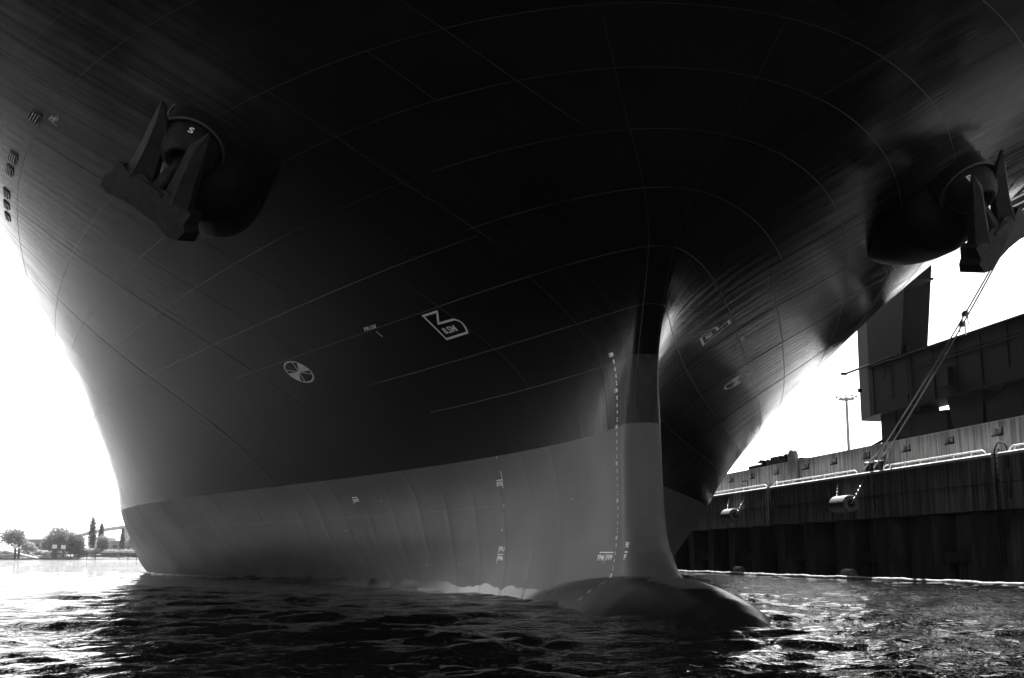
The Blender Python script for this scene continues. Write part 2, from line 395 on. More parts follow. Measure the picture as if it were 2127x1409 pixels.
def ribbon(pts, width, side, name, m=MAT_MARK, closed=False, off=.006, bm=None):
    """a painted stripe following pts (a,z); width measured on the shell"""
    P = [pts[i] for i in range(len(pts))]
    if closed: P = P + [P[0]]
    D = []
    for (a0, z0), (a1, z1) in zip(P, P[1:]):
        n = max(2, int(math.hypot(a1 - a0, z1 - z0) / .12))
        D += [(a0 + (a1 - a0) * k / n, z0 + (z1 - z0) * k / n) for k in range(n)]
    D.append(P[-1])
    X = [pos(a, z, side, off) for a, z in D]; N = [nrm(a, z, side) for a, z in D]
    own = bm is None
    if own: bm = bmesh.new()
    n = len(X)
    prev = None; first = None
    for i in range(n):
        if closed: t0 = X[i] - X[i - 1 if i > 0 else n - 2]; t1 = X[(i + 1) if i < n - 1 else 1] - X[i]
        else: t0 = X[i] - X[max(i - 1, 0)]; t1 = X[min(i + 1, n - 1)] - X[i]
        t0 = t0.normalized() if t0.length > 1e-6 else t1.normalized(); t1 = t1.normalized() if t1.length > 1e-6 else t0
        tt = (t0 + t1).normalized(); sdv = N[i].cross(tt).normalized(); k = 1 / max(.45, tt.dot(t1))
        a = bm.verts.new(X[i] + sdv * width / 2 * k); b = bm.verts.new(X[i] - sdv * width / 2 * k)
        if prev: bm.faces.new((prev[0], prev[1], b, a))
        prev = (a, b)
    if own:
        bmesh.ops.recalc_face_normals(bm, faces=bm.faces)
        me = bpy.data.meshes.new(name); bm.to_mesh(me); bm.free(); return link(name, me, m, ship)
def smooth_path(pts, k=6):
    out = []
    n = len(pts)
    for i in range(n - 1):
        p0, p1, p2, p3 = pts[max(i - 1, 0)], pts[i], pts[i + 1], pts[min(i + 2, n - 1)]
        for j in range(k):
            t_ = j / k
            out.append(tuple(.5 * ((2*p1[q]) + (-p0[q] + p2[q])*t_ + (2*p0[q] - 5*p1[q] + 4*p2[q] - p3[q])*t_**2 + (-p0[q] + 3*p1[q] - 3*p2[q] + p3[q])*t_**3) for q in (0, 1)))
    out.append(pts[-1]); return out
TEXTS = {"8.5M": [[8.084, 8.731], [7.348, 8.722], [7.468, 8.558], [8.197, 8.57]], "FR133": [[11.551, 9.331], [10.752, 9.315], [10.94, 9.231], [11.75, 9.239]],
 "BTR": [[25.298, 3.957], [24.792, 3.97], [24.902, 3.833], [25.388, 3.816]], "BTR_": [[12.315, 3.998], [11.866, 3.997], [11.932, 3.855], [12.395, 3.849]],
 "FPU": [[12.745, 1.729], [12.307, 1.718], [12.357, 1.563], [12.803, 1.57]], "FPM": [[12.921, 1.395], [12.468, 1.395], [12.492, 1.251], [12.967, 1.249]],
 "FPU_": [[0.279, 1.755], [0.127, 1.753], [0.123, 1.609], [0.269, 1.61]], "FPF": [[0.251, 1.437], [0.108, 1.437], [0.104, 1.3], [0.245, 1.3]],
 "FPM_": [[3.364, 1.433], [2.671, 1.432], [2.702, 1.274], [3.367, 1.272]], "FPF_": [[2.392, 1.432], [1.634, 1.431], [1.636, 1.286], [2.455, 1.284]],
 "FPU__": [[10.026, 15.876], [9.586, 15.831], [9.831, 15.77], [10.325, 15.814]]}
for k, c in TEXTS.items():
    s_ = k.rstrip('_'); o = hull_text(s_, c, -1, MAT_MARKUP if k in ('8.5M', 'FR133', 'FPU__') else MAT_MARK); o['label'] = 'white letters ' + s_
o = hull_text('8.5M', [[7.10, 8.72], [7.72, 8.72], [7.72, 8.55], [7.10, 8.55]], 1, MAT_MARKUP); o['label'] = 'dull letters 8.5M on the port bow'
o = hull_text('FR133', [[10.8, 9.33], [11.6, 9.33], [11.6, 9.24], [10.8, 9.24]], 1, MAT_MARKUP); o['label'] = 'dull letters FR133 on the port bow'
LINES = [[[11.237, 9.145], [11.295, 8.981]], [[25.411, 4.031], [24.9, 4.022]], [[25.383, 4.03], [25.499, 3.738]], [[12.307, 4.054], [11.792, 4.062]], [[11.701, 4.365], [11.928, 3.763]], [[12.79, 1.776], [13.072, 1.135]], [[12.937, 1.452], [12.452, 1.464]], [[11.538, 4.862], [11.563, 4.782]], [[12.11, 3.21], [12.149, 3.12]], [[12.467, 2.353], [12.527, 2.266]], [[0.252, 1.499], [0.104, 1.499]], [[3.253, 1.498], [1.637, 1.492]], [[2.512, 1.487], [2.585, 1.191]], [[9.801, 15.892], [10.212, 15.903]], [[10.212, 15.903], [10.335, 15.733]]]
for l_ in LINES: ribbon([tuple(p) for p in l_], .034, -1, 'mark_line')
BULB = [[8.083, 9.129], [7.231, 9.124], [7.896, 8.853], [7.007, 8.838], [6.876, 8.763], [6.904, 8.648], [7.098, 8.5], [7.195, 8.456], [8.489, 8.457]]
b_ = [tuple(p) for p in BULB]; b_ = b_[:3] + smooth_path(b_[3:7], 5) + b_[7:]
o = ribbon(b_, .085, -1, 'bulb_symbol', MAT_MARKUP, True); o['label'] = 'white outline sign of a bulbous bow with 8.5M in it'
BULBP = [[6.92, 8.457], [8.19, 8.457], [7.78, 9.129], [7.20, 9.124], [7.50, 8.853], [6.95, 8.838], [6.80, 8.763], [6.80, 8.62]]
o = ribbon([tuple(p) for p in BULBP], .085, 1, 'bulb_symbol', MAT_MARKUP, True); o['label'] = 'the same sign on the port bow'
def thruster(side, ca, cz, name='thruster_symbol'):
    bm = bmesh.new(); ra, rz, skew = .92, .335, 0.08
    el = lambda th, k=1: (ca + k * ra * math.cos(th) + k * skew * math.sin(th), cz + k * rz * math.sin(th) - k * .12 * math.cos(th) * (0 if side > 0 else 1) * 1.0)
    ribbon([el(2 * math.pi * i / 48) for i in range(48)], .075, side, '', closed=True, bm=bm)
    for th in (R(33), R(123) + R(20)):
        w1 = .30
        # two opposed sectors of the four are painted: broad wedges
    for c0 in (R(0), R(180)):
        ctr = bm.verts.new(pos(ca, cz, side, .007)); pr = None
        for i in range(13):
            th = c0 - R(28) + R(56) * i / 12; q = bm.verts.new(pos(*el(th, .96), side, .007))
            if pr: bm.faces.new((ctr, pr, q))
            pr = q
    for th in (R(48), R(132)):
        ribbon([el(th, .93), el(th + math.pi, .93)], .05, side, '', bm=bm, off=.009)
    bmesh.ops.recalc_face_normals(bm, faces=bm.faces)
    me = bpy.data.meshes.new(name); bm.to_mesh(me); bm.free(); o = link(name, me, MAT_MARKUP, ship)
    o['label'] = 'round white bow thruster sign'
thruster(-1, 18.97, 8.80); thruster(1, 18.7, 8.82)
# draught scale: decimetre figures every 0.2 m, metre figures with M
def draft_fig(s, val, side, a_c, w_):
    z0 = val - W0
    w_ *= 1.25; c = [[a_c + w_ / 2, z0 + .12], [a_c - w_ / 2, z0 + .12], [a_c - w_ / 2, z0], [a_c + w_ / 2, z0]]
    if side > 0: c = [c[1], c[0], c[3], c[2]]
    o = hull_text(s, c, side, MAT_MARK, 'draught_figure', .006, .02); o['label'] = 'white draught figure ' + s
for m_ in range(12, 19):
    draft_fig(str(m_) + 'M', m_, -1, 1.42, .20)
    if m_ < 18:
        for k, ch in ((.2, '2'), (.4, '4'), (.6, '6'), (.8, '8')): draft_fig(ch, m_ + k, -1, 1.36, .085)
for k, ch in ((.8, '8'), (.6, '6'), (.4, '4')): draft_fig(ch, 11 + k, -1, 1.36, .085)

# mooring-deck openings with bars
def opening(a0, a1, z0, z1, side, nb=3):
    fr = MB(); N_ = 12
    c = [(a0, z0), (a1, z0), (a1, z1), (a0, z1)]
    ca, cz = (a0 + a1) / 2, (z0 + z1) / 2
    bm = bmesh.new(); ctr = bm.verts.new(pos(ca, cz, side, .015)); ring = []
    for i in range(24):
        th = 2 * math.pi * i / 24; cx, cy = math.cos(th), math.sin(th); e = .45
        ring.append(bm.verts.new(pos(ca + (a1 - a0) / 2 * math.copysign(abs(cx)**e, cx), cz + (z1 - z0) / 2 * math.copysign(abs(cy)**e, cy), side, .015)))
    for i in range(24): bm.faces.new((ctr, ring[i], ring[(i + 1) % 24]))
    bmesh.ops.recalc_face_normals(bm, faces=bm.faces)
    me = bpy.data.meshes.new('mooring_opening'); bm.to_mesh(me); bm.free(); f = link('mooring_opening', me, MAT_DARK, ship); f['label'] = 'dark barred opening in the bow'
    rim = MB(); rim.tube([pos(ca + (a1 - a0) / 2 * math.copysign(abs(math.cos(th))**.45, math.cos(th)), cz + (z1 - z0) / 2 * math.copysign(abs(math.sin(th))**.45, math.sin(th)), side, .02) for th in [2 * math.pi * i / 24 for i in range(25)]], .03, 6, False); rim.build('rim', MAT_UP, f, smooth=True)
    for k in range(nb):
        zz = z0 + (z1 - z0) * (k + 1) / (nb + 1)
        b = MB(); b.tube([pos(a0 + .08, zz, side, .05), pos(a1 - .08, zz, side, .05)], .022, 6); b.build('bar', MAT_UP, f)
for a0, a1 in ((10.1, 11.3), (14.9, 16.4), (16.7, 18.1), (20.2, 21.6), (22.2, 23.5), (24.2, 25.6)):
    opening(a0 + .05, a1 - .12, 16.02 + (a0 - 10) * .02, 16.22 + (a0 - 10) * .02, -1)
for a0, a1 in ((3.6, 4.5), (10.1, 11.3), (14.9, 16.4)): opening(a0, a1, 16.9, 17.2, 1)

# anchor bolsters: a swelling of the shell that ends in a ring
AX = Vector((-.25, -.518, -.78)).normalized()                      # (starboard: x to port, y aft, z)
def mir(v, s): return Vector((v[0] * (1 if s < 0 else -1), v[1], v[2]))
RC_LO = Vector((-12.566, 5.006, 13.449)); RC_UP = RC_LO - AX * .935
def bolster(side):
    bm = bmesh.new(); nu, nv = 56, 36; rows = []
    cy, ca, cz = 12.1, 6.75, 13.25
    for j in range(nv + 1):
        ph = math.pi * j / nv; row = []
        for i in range(nu):
            th = 2 * math.pi * i / nu
            dy, da, dz = math.sin(ph) * math.cos(th), math.sin(ph) * math.sin(th), -math.cos(ph)
            ra = 1.25 if da < 0 else 4.6; ry = 1.75 if dy < 0 else 1.5; rz = 1.72 if dz < 0 else 2.4
            sq = lambda q, e: math.copysign(abs(q) ** e, q)
            p = Vector((-(cy + ry * sq(dy, .9)), ca + ra * sq(da, .9), cz + rz * sq(dz, .92)))
            # lean the belly forward towards the foot of the anchor
            p.y -= .12 * max(0, 13.2 - p.z)
            row.append(bm.verts.new(mir(p, side)))
        rows.append(row)
    for r0, r1 in zip(rows, rows[1:]):
        for k in range(nu): bm.faces.new((r0[k], r0[(k + 1) % nu], r1[(k + 1) % nu], r1[k]))
    bmesh.ops.remove_doubles(bm, verts=bm.verts, dist=1e-4)
    bmesh.ops.recalc_face_normals(bm, faces=bm.faces)
    for f in bm.faces: f.smooth = True
    me = bpy.data.meshes.new('anchor_bolster'); bm.to_mesh(me); bm.free(); bo = link('anchor_bolster', me, MAT_POD, ship)
    bo['label'] = 'black swelling of the shell carrying the starboard anchor ring' if side < 0 else 'black swelling of the shell carrying the port anchor ring'
    ax = mir(AX, side)
    rg = MB(); rg.lathe(mir(RC_UP, side) - ax * .25, ax, [(1.0, -.8), (1.0, .2), (1.05, .22), (1.05, .27), (.985, .29), (.985, 1.13), (1.03, 1.14), (1.03, 1.19), (.94, 1.20), (.92, .3)], 56, False); rg.build('ring', MAT_RING, bo, smooth=True)
    for cc in (RC_UP + AX * .02, RC_LO - AX * .03):
        rm = MB(); rm.lathe(mir(cc, side), ax, [(1.03, 0), (1.075, .02), (1.075, .045), (1.03, .065)], 56, False); rm.build('ring_rim', MAT_RIM, bo, smooth=True)
    sl = MB(); sl.lathe(mir(RC_LO, side) - ax * .3, ax, [(.87, 0), (.89, .40), (.85, .58), (.76, .78), (.63, .95), (.50, 1.04), (.42, 1.03), (.37, .9), (.37, .2)], 48, False); o = sl.build('hawse_lip', MAT_RUST, bo, smooth=True)
    return bo
bolster(-1); bolster(1)

# anchors
T_ = Vector((-.7533, .3003, .5851)); N_ = Vector((-.4970, -.8426, -.2073)); F_ = Vector((.4308, -.4470, .7840)); O_ = Vector((-13.775, 5.629, 11.499))
def anchor(side):
    lab = 'weathered stockless anchor hanging at the starboard bow, hull grey behind it' if side < 0 else 'weathered stockless anchor hanging at the port bow near the quay crane'
    root = empty('anchor', lab, 'anchor', tuple(mir(O_, side)), 'anchors housed at the bow')
    L = lambda t_, n_, h_: mir(O_ + T_ * t_ + N_ * n_ + F_ * h_, side)
    bm = bmesh.new()
    # crown block: outline in (t,h), thickness in n tapering upwards
    out = [(-1.60, .02), (-1.25, -.06), (-.7, .06), (0, .10), (.7, .06), (1.25, -.06), (1.60, .02), (1.66, .35), (1.50, .50), (1.52, .88), (1.30, .92), (1.20, .62), (.9, .95), (.42, 1.02), (.30, .98), (.0, .92), (-.30, .98), (-.42, 1.02), (-.9, .95), (-1.20, .62), (-1.30, .92), (-1.52, .88), (-1.50, .50), (-1.66, .35)]
    def th(h, t_): return max(.10, .50 - .20 * max(h, 0) - .12 * max(0, abs(t_) - 1.2))
    fr = [bm.verts.new(L(t_, th(h, t_), h)) for t_, h in out]; bk = [bm.verts.new(L(t_, -th(h, t_), h)) for t_, h in out]
    cf = bm.verts.new(L(0, .52, .45)); cb = bm.verts.new(L(0, -.52, .45)); n = len(out)
    for i in range(n):
        j = (i + 1) % n
        bm.faces.new((fr[i], fr[j], cf)); bm.faces.new((bk[j], bk[i], cb)); bm.faces.new((fr[i], bk[i], bk[j], fr[j]))
    bmesh.ops.recalc_face_normals(bm, faces=bm.faces)
    me = bpy.data.meshes.new('crown'); bm.to_mesh(me); bm.free(); link('crown', me, MAT_RUST, root)
    for s in (-1, 1):                      # the two flukes
        bm = bmesh.new()
        prof = [(.60, .22, 1.45, .40, 0), (.95, .28, 1.26, .36, .03), (1.5, .34, 1.16, .30, .09), (2.1, .40, 1.10, .25, .19), (2.6, .46, 1.06, .19, .29), (2.95, .72, 1.03, .12, .35), (3.22, .90, 1.00, .06, .39)]
        rows = []
        for h, ti, to, tk, nc in prof:
            tm = ti * .45 + to * .55
            rows.append([bm.verts.new(L(s * ti, nc + tk * .25, h)), bm.verts.new(L(s * tm, nc + tk, h)), bm.verts.new(L(s * to, nc + tk * .35, h)), bm.verts.new(L(s * to, nc - tk * .5, h)), bm.verts.new(L(s * ti, nc - tk * .5, h))])
        for r0, r1 in zip(rows, rows[1:]):
            for k in range(5): bm.faces.new((r0[k], r0[(k + 1) % 5], r1[(k + 1) % 5], r1[k]))
        bm.faces.new(rows[0]); bm.faces.new(rows[-1][::-1])
        bmesh.ops.recalc_face_normals(bm, faces=bm.faces)
        me = bpy.data.meshes.new('fluke'); bm.to_mesh(me); bm.free(); link('fluke', me, MAT_RUST, root)
    sh = MB()
    a0, a1 = O_ + F_ * .62 + N_ * .16, RC_LO + AX * .2
    d = (a1 - a0); rows = []
    for k, (wd, dp) in ((0, (.44, .50)), (.12, (.38, .42)), (.5, (.34, .36)), (1, (.30, .32))):
        c = a0 + d * k
        rows.append([sh.bm.verts.new(mir(c + T_ * x * wd / 2 + N_ * y * dp / 2, side)) for x, y in ((-1, -.6), (-.6, -1), (.6, -1), (1, -.6), (1, .6), (.6, 1), (-.6, 1), (-1, .6))])
    for r0, r1 in zip(rows, rows[1:]):
        for k in range(8): sh.bm.faces.new((r0[k], r0[(k + 1) % 8], r1[(k + 1) % 8], r1[k]))
    sh.bm.faces.new(rows[0]); sh.bm.faces.new(rows[-1]); sh.build('shank', MAT_RUST, root)
    pin = MB(); pin.lathe(L(-.42, .30, .80), (L(1, 0, 0) - L(0, 0, 0)), [(.12, 0), (.12, .84)], 16); pin.build('shank_pin', MAT_RUST, root, smooth=True)
    for tt in (-.75, .75):
        b = MB(); p = [L(tt + dx, nn, hh) for dx in (-.16, .16) for nn, hh in ((-.30, .02), (-.52, .0), (-.50, -.14), (-.30, -.12))]
        vv = [b.bm.verts.new(q) for q in p]
        b.bm.faces.new(vv[:4]); b.bm.faces.new(vv[4:]); 
        for i in range(4): b.bm.faces.new((vv[i], vv[(i + 1) % 4], vv[4 + (i + 1) % 4], vv[4 + i]))
        b.build('palm_lug', MAT_RUST, root)
    return root
anchor(-1); anchor(1)
# the letters S and P painted on the hawse lips
def lip_letter(s, side):
    me = text_mesh(s, .03); ax = mir(AX, side)
    face = Vector((0.10, -.80, .18)) if side < 0 else Vector((-.45, -.80, .10))
    c0 = mir(RC_LO, side) + ax * .30
    o_ = (face - ax * face.dot(ax)).normalized(); tx = (ax.cross(o_)).normalized()
    if tx.x < 0: tx = -tx
    uy = -ax if (-ax).z > 0 else ax
    sc_ = .34; mn = min(v.co.x for v in me.vertices); mxx = max(v.co.x for v in me.vertices)
    for v in me.vertices:
        lx, ly = (v.co.x - (mn + mxx) / 2) * sc_, (v.co.y - .35) * sc_
        ang = lx / .89
        v.co = c0 + o_ * (.895 * math.cos(ang)) + tx * (.895 * math.sin(ang)) + uy * ly
    me.name = 'lettering'; o = link('lettering', me, MAT_MARK, ship); o['label'] = 'white letter ' + s + ' on the anchor ring'
lip_letter('S', -1); lip_letter('P', 1)
# fairlead for the head lines on the port bow
fl = MB(); fl.lathe(pos(4.0, 17.0, 1, -.1), nrm(4.0, 17.0, 1), [(.30, 0), (.34, .16), (.30, .26), (.22, .2), (.2, 0)], 24, False); fl.build('fairlead', MAT_RUST, ship, smooth=True)

# ---------------------------------------------------------------- water
def axis_pts(dense0, dense1, step, far, grow):
    v = list(np.arange(dense0, dense1 + 1e-6, step)); d = step
    while v[-1] < far: d *= grow; v.append(v[-1] + d)
    lo = []; d = step; x = dense0
    while x > -far: d *= grow; x -= d; lo.append(x)
    return np.array(lo[::-1] + v)
gx = axis_pts(-14, 20, .10, 4000, 1.035)
gy = [-300, -120, -50, -20, -5, 2, 6, 8]; y = 8.0
while y < 60: y += .0075 * y; gy.append(y)
while y < 5000: y += .016 * y; gy.append(y)
gy = np.array(gy, float)
X, Y = np.meshgrid(gx, gy); Zw = np.zeros_like(X)
dxl = np.gradient(gx)[None, :] + 0 * X; dyl = np.gradient(gy)[:, None] + 0 * X
rng = np.random.RandomState(11)
for i in range(150):
    lam = .36 * (7.0 / .36) ** (rng.rand() ** 1.5); th = R(-82) + rng.randn() * R(34); kx, ky = math.cos(th) * 2 * math.pi / lam, math.sin(th) * 2 * math.pi / lam
    amp = .0044 * lam ** (.52 if lam < 1.6 else .62)
    lx = abs(2 * math.pi / kx) if abs(kx) > 1e-6 else 1e9; ly = abs(2 * math.pi / ky) if abs(ky) > 1e-6 else 1e9
    fade = np.clip(lx / dxl / 3 - 1, 0, 1) * np.clip(ly / dyl / 3 - 1, 0, 1)
    ph = kx * X + ky * Y + rng.rand() * 6.283
    Zw += amp * fade * (np.sin(ph) + .25 * np.sin(2 * ph + 1.57))
ny, nx = X.shape
V = np.stack([X, Y, Zw], -1).reshape(-1, 3); idx = np.arange(nx * ny).reshape(ny, nx)
F = np.stack([idx[:-1, :-1], idx[:-1, 1:], idx[1:, 1:], idx[1:, :-1]], -1).reshape(-1, 4)
me = bpy.data.meshes.new('water'); me.vertices.add(len(V)); me.vertices.foreach_set('co', V.ravel())
me.loops.add(F.size); me.loops.foreach_set('vertex_index', F.ravel().astype(np.int32)); me.polygons.add(len(F))
me.polygons.foreach_set('loop_start', np.arange(0, F.size, 4, dtype=np.int32)); me.polygons.foreach_set('loop_total', np.full(len(F), 4, dtype=np.int32))
me.polygons.foreach_set('use_smooth', np.ones(len(F), bool)); me.update(calc_edges=True); me.validate()
MAT_WATER = mat('harbour_water', .004, .02, spec=.5); t = NT(MAT_WATER); t.b.inputs['IOR'].default_value = 1.40
co = t.coord()
n1 = t.noise(t.mapped(co, (.75, 1.7, 1)), 2.0, 2, .5); n2 = t.noise(t.mapped(co, (.8, 1.7, 1), (4, 7, 0)), 6.0, 2, .5); n3 = t.noise(t.mapped(co, (1, 1.5, 1), (1, 3, 0)), 15, 2, .5)
b1 = t.bump(n1, .05, 1); b2 = t.bump(n2, .038, 1, b1); t.bump(n3, .013, 1, b2)
wo = link('water', me, MAT_WATER, frame=Matrix.Identity(4)); wo['kind'] = 'structure'

# ---------------------------------------------------------------- quay
QF, QW, ZC, ZB, ZW = 26.6, 27.9, 6.7, 3.8, 8.58
def panel_with_pockets(a0, a1, z0, z1, x, pockets, depth=.18):
    """wall plane facing the ship at x, with rectangular pockets sunk into it"""
    ys = sorted(set([a0, a1] + [v for p in pockets for v in (p[0], p[1])])); zs = sorted(set([z0, z1] + [v for p in pockets for v in (p[2], p[3])]))
    bm = bmesh.new(); vc = {}
    def V_(x_, y_, z_):
        k = (round(x_, 4), round(y_, 4), round(z_, 4))
        if k not in vc: vc[k] = bm.verts.new(k)
        return vc[k]
    for ya, yb in zip(ys, ys[1:]):
        for za, zb in zip(zs, zs[1:]):
            cy, cz = (ya + yb) / 2, (za + zb) / 2
            inp = any(p[0] < cy < p[1] and p[2] < cz < p[3] for p in pockets)
            if not inp: bm.faces.new([V_(x, ya, za), V_(x, ya, zb), V_(x, yb, zb), V_(x, yb, za)])
    for (p0, p1, q0, q1) in pockets:
        c = [(p0, q0), (p0, q1), (p1, q1), (p1, q0)]
        bm.faces.new([V_(x + depth, *k) for k in c])
        for i in range(4):
            j = (i + 1) % 4; bm.faces.new([V_(x, *c[i]), V_(x, *c[j]), V_(x + depth, *c[j]), V_(x + depth, *c[i])])
    return bm, V_
quay = empty('quay_wall', 'long stained concrete quay wall standing on piles along the right of the berth', 'quay wall', (QF, 40, 0))
JO = [-4.0, 28.0, 60.3, 92.3, 124.3, 156.0]
for i, (j0, j1) in enumerate(zip(JO, JO[1:])):
    s0, s1 = j0 + .35, j1 - .35
    base = [1.1, 10.5, 17.5, 21.2, s1 - s0 - 1.0] if i != 1 else [28.85 - s0, 42.1 - s0, 45.1 - s0, 49.2 - s0, 59.4 - s0]
    pk = []
    for k, b0 in enumerate(base):
        a = s0 + b0; pk.append((a, a + .34, 5.85, 6.42))
        if k != 2: pk.append((a, a + .34, 4.28, 4.78))
    bm, V_ = panel_with_pockets(s0, s1, ZB, ZC, QF, pk)
    # top, underside and ends of the beam
    bm.faces.new([V_(QF, s0, ZC), V_(QF, s1, ZC), V_(QW + .02, s1, ZC), V_(QW + .02, s0, ZC)])
    bm.faces.new([V_(QF, s0, ZB), V_(QW + 2, s0, ZB), V_(QW + 2, s1, ZB), V_(QF, s1, ZB)])
    for s in (s0, s1): bm.faces.new([V_(QF, s, ZB), V_(QF, s, ZC), V_(QW + .02, s, ZC), V_(QW + 2, s, ZB)])
    bmesh.ops.remove_doubles(bm, verts=bm.verts, dist=1e-4)
    bmesh.ops.recalc_face_normals(bm, faces=bm.faces)
    # keep the faces pointing at the ship
    me = bpy.data.meshes.new('capping_beam'); bm.to_mesh(me); bm.free(); link('capping_beam', me, MAT_FACE if i < 2 else MAT_FACE2, quay)
    g = MB(); g.box((QF - .012, (s0 + s1) / 2, 5.18), (.03, s1 - s0 - .1, .035)); g.build('joint_line', MAT_DARK, quay)
    c = MB(); c.prism([(QF - .05, ZC - .16), (QF + .55, ZC - .16), (QF + .55, ZC + .045), (QF + .02, ZC + .045), (QF - .05, ZC - .02)], 1, s0, s1); c.build('cope_edge', MAT_CAPC, quay)
    # recess with ladder at the joint
    r = MB(); r.box((QF + .5, j1, (ZB + ZC) / 2 - .4), (.1, .9, ZC - ZB + .9)); r.build('joint_recess', MAT_PILE, quay)
    ld = MB()
    for q in (-.2, .2): ld.tube([(QF + .12, j1 + q, 1.0), (QF + .12, j1 + q, ZC + .25)], .03, 6)
    for k in range(19): ld.tube([(QF + .12, j1 - .2, 1.1 + .3 * k), (QF + .12, j1 + .2, 1.1 + .3 * k)], .018, 5)
    ld.build('ladder', MAT_CRANED, quay)
deckq = MB(); deckq.box((QF + .66 + .65, 76, ZC - .1), (1.35, 160, .2)); deckq.build('walkway', MAT_WALK, quay)
MAT_PL2 = MAT_PILE
bkw = MB(); bkw.box((31.2, 76, 1.5), (.6, 160, 5)); bkw.build('back_wall', MAT_PILE, quay)
k = 0
for a in np.arange(2.5, 150, 5.62):
    b = MB(); b.box((28.9, a + .1, 1.0), (4.0, 1.5, 5.55)); b.build('pier', MAT_PILE, quay)
    if k % 2 == 1:
        b = MB(); b.box((28.0, a + 3.0, 1.35), (1.2, 4.2, .6)); b.build('wale', MAT_PILE, quay)
    k += 1
# flood wall
fw = empty('flood_wall', 'grey concrete flood wall with lamp niches and the numbers 225 and 250 behind the quay edge', 'wall', (QW, 60, ZC))
niche = [29.72, 34.82, 40.07, 45.67, 50.86, 55.86, 61.8, 67.19, 72.51, 78.0, 83.4, 88.8, 24.4, 19.1]
pk = [(a - .45, a + .45, 7.86, 8.26) for a in niche]
bm, V_ = panel_with_pockets(-4, 156, ZC - .05, ZW, QW, pk, .22)
bm.faces.new([V_(QW, -4, ZW), V_(QW, 156, ZW), V_(QW + .5, 156, ZW), V_(QW + .5, -4, ZW)])
bm.faces.new([V_(QW + .5, -4, ZW), V_(QW + .5, 156, ZW), V_(QW + .5, 156, ZC - 2), V_(QW + .5, -4, ZC - 2)])
bmesh.ops.recalc_face_normals(bm, faces=bm.faces)
me = bpy.data.meshes.new('wall'); bm.to_mesh(me); bm.free(); link('wall', me, MAT_WALL, fw)
cp = MB(); cp.box((QW + .25, 76, ZW + .03), (.56, 160, .06)); cp.build('coping', MAT_CAPC, fw)
MAT_LAMP = mat('bulkhead_lamp_glass', .6, .3)
for a in niche:
    b = MB(); b.lathe((QW + .16, a - .12, 8.06), (-1, 0, 0), [(.13, 0), (.13, .06), (.09, .12), (.02, .14)], 14); b.build('bulkhead_lamp', MAT_LAMP, fw, smooth=True)
    b = MB(); b.box((QW - .03, a, 7.84), (.07, 1.1, .06)); b.box((QW - .02, a - .5, 8.05), (.05, .05, .4)); b.build('niche_frame', MAT_CRANED, fw)
for a, s_ in ((69.0, '225'), (43.6, '250'), (18.6, '275')):
    b = MB(); b.box((QW - .02, a, 7.38), (.04, 1.45, .78)); bd = b.build('number_board', mat('grey_number_board', .13, .7), fw)
    me = text_mesh(s_, .02); xs = [v.co.x for v in me.vertices]; ys_ = [v.co.y for v in me.vertices]
    for v in me.vertices:
        u = (v.co.x - min(xs)) / (max(xs) - min(xs)); q = (v.co.y - min(ys_)) / (max(ys_) - min(ys_))
        v.co = Vector((QW - .047, a + .58 - 1.16 * u, 7.12 + .52 * q))
    me.name = 'lettering'; o = link('lettering', me, MAT_SIGN, bd)
# yard behind the wall
yd = MB(); yd.prism([(QW + .5, ZC - .6), (QW + 600, ZC - .6), (QW + 600, ZC - 8), (QW + .5, ZC - 8)], 1, -60, 1200)
o = yd.build('quay_ground', MAT_WALK); o['kind'] = 'structure'

# tubular kerb rails along the quay edge
def rail(a0, a1, n):
    lab = {0: 'white tubular kerb rail on the far quay edge beyond the first joint', 1: 'white tubular kerb rail between the joint and the bollards', 2: 'white tubular kerb rail on the near side of the bollards', 3: 'shaded tubular kerb rail at the right edge of the picture', 4: 'white tubular kerb rail farthest along the quay'}[n]
    root = empty('kerb_rail', lab, 'rail', (QF + .25, a0, ZC), 'tubular rails along the quay edge')
    b = MB(); z = ZC + .30; x = QF + .22
    b.tube([(x, a0, ZC + .04), (x, a0 + .12, ZC + .2), (x, a0 + .4, z)] + [(x, float(q), z) for q in np.linspace(a0 + 1, a1 - 1, 12)] + [(x, a1 - .4, z), (x, a1 - .12, ZC + .2), (x, a1, ZC + .04)], .042, 10)
    b.build('tube', MAT_RAIL, root, smooth=True)
    q = a0 + 1.5
    while q < a1 - .5:
        p = MB(); p.box((x, q, ZC + .15), (.07, .12, .26)); p.build('post', MAT_CAPC, root); q += 1.9
rail(61.2, 90.5, 0); rail(44.9, 59.2, 1); rail(29.2, 41.2, 2); rail(6, 27.0, 3); rail(94, 122, 4)
hp = MB(); hp.tube([(QF + .2, 58.6, ZC)] + [(QF + .2 + .25 * math.sin(q), 59.2 + .9 * q / 3.14, ZC + .42 * math.sin(q) + .02) for q in np.linspace(.2, 2.94, 9)] + [(QF + .2, 60.1, ZC)], .035, 8)
o = hp.build('grab_hoop', MAT_RAIL, loc=(QF + .2, 59.3, ZC), smooth=True); tag(o, 'small white grab hoop at the head of the far ladder', 'grab rail')
hp = MB(); hp.tube([(QF + .12, 27.0, ZC)] + [(QF + .12, 27.0 + .6 * (1 - math.cos(q)), ZC + .55 * math.sin(q) + .02) for q in np.linspace(.2, 2.9, 9)] + [(QF + .12, 28.25, ZC)], .035, 8)
o = hp.build('grab_hoop', MAT_CRANED, loc=(QF + .2, 27.6, ZC), smooth=True); tag(o, 'dark grab hoop over the ladder at the right edge', 'grab rail')

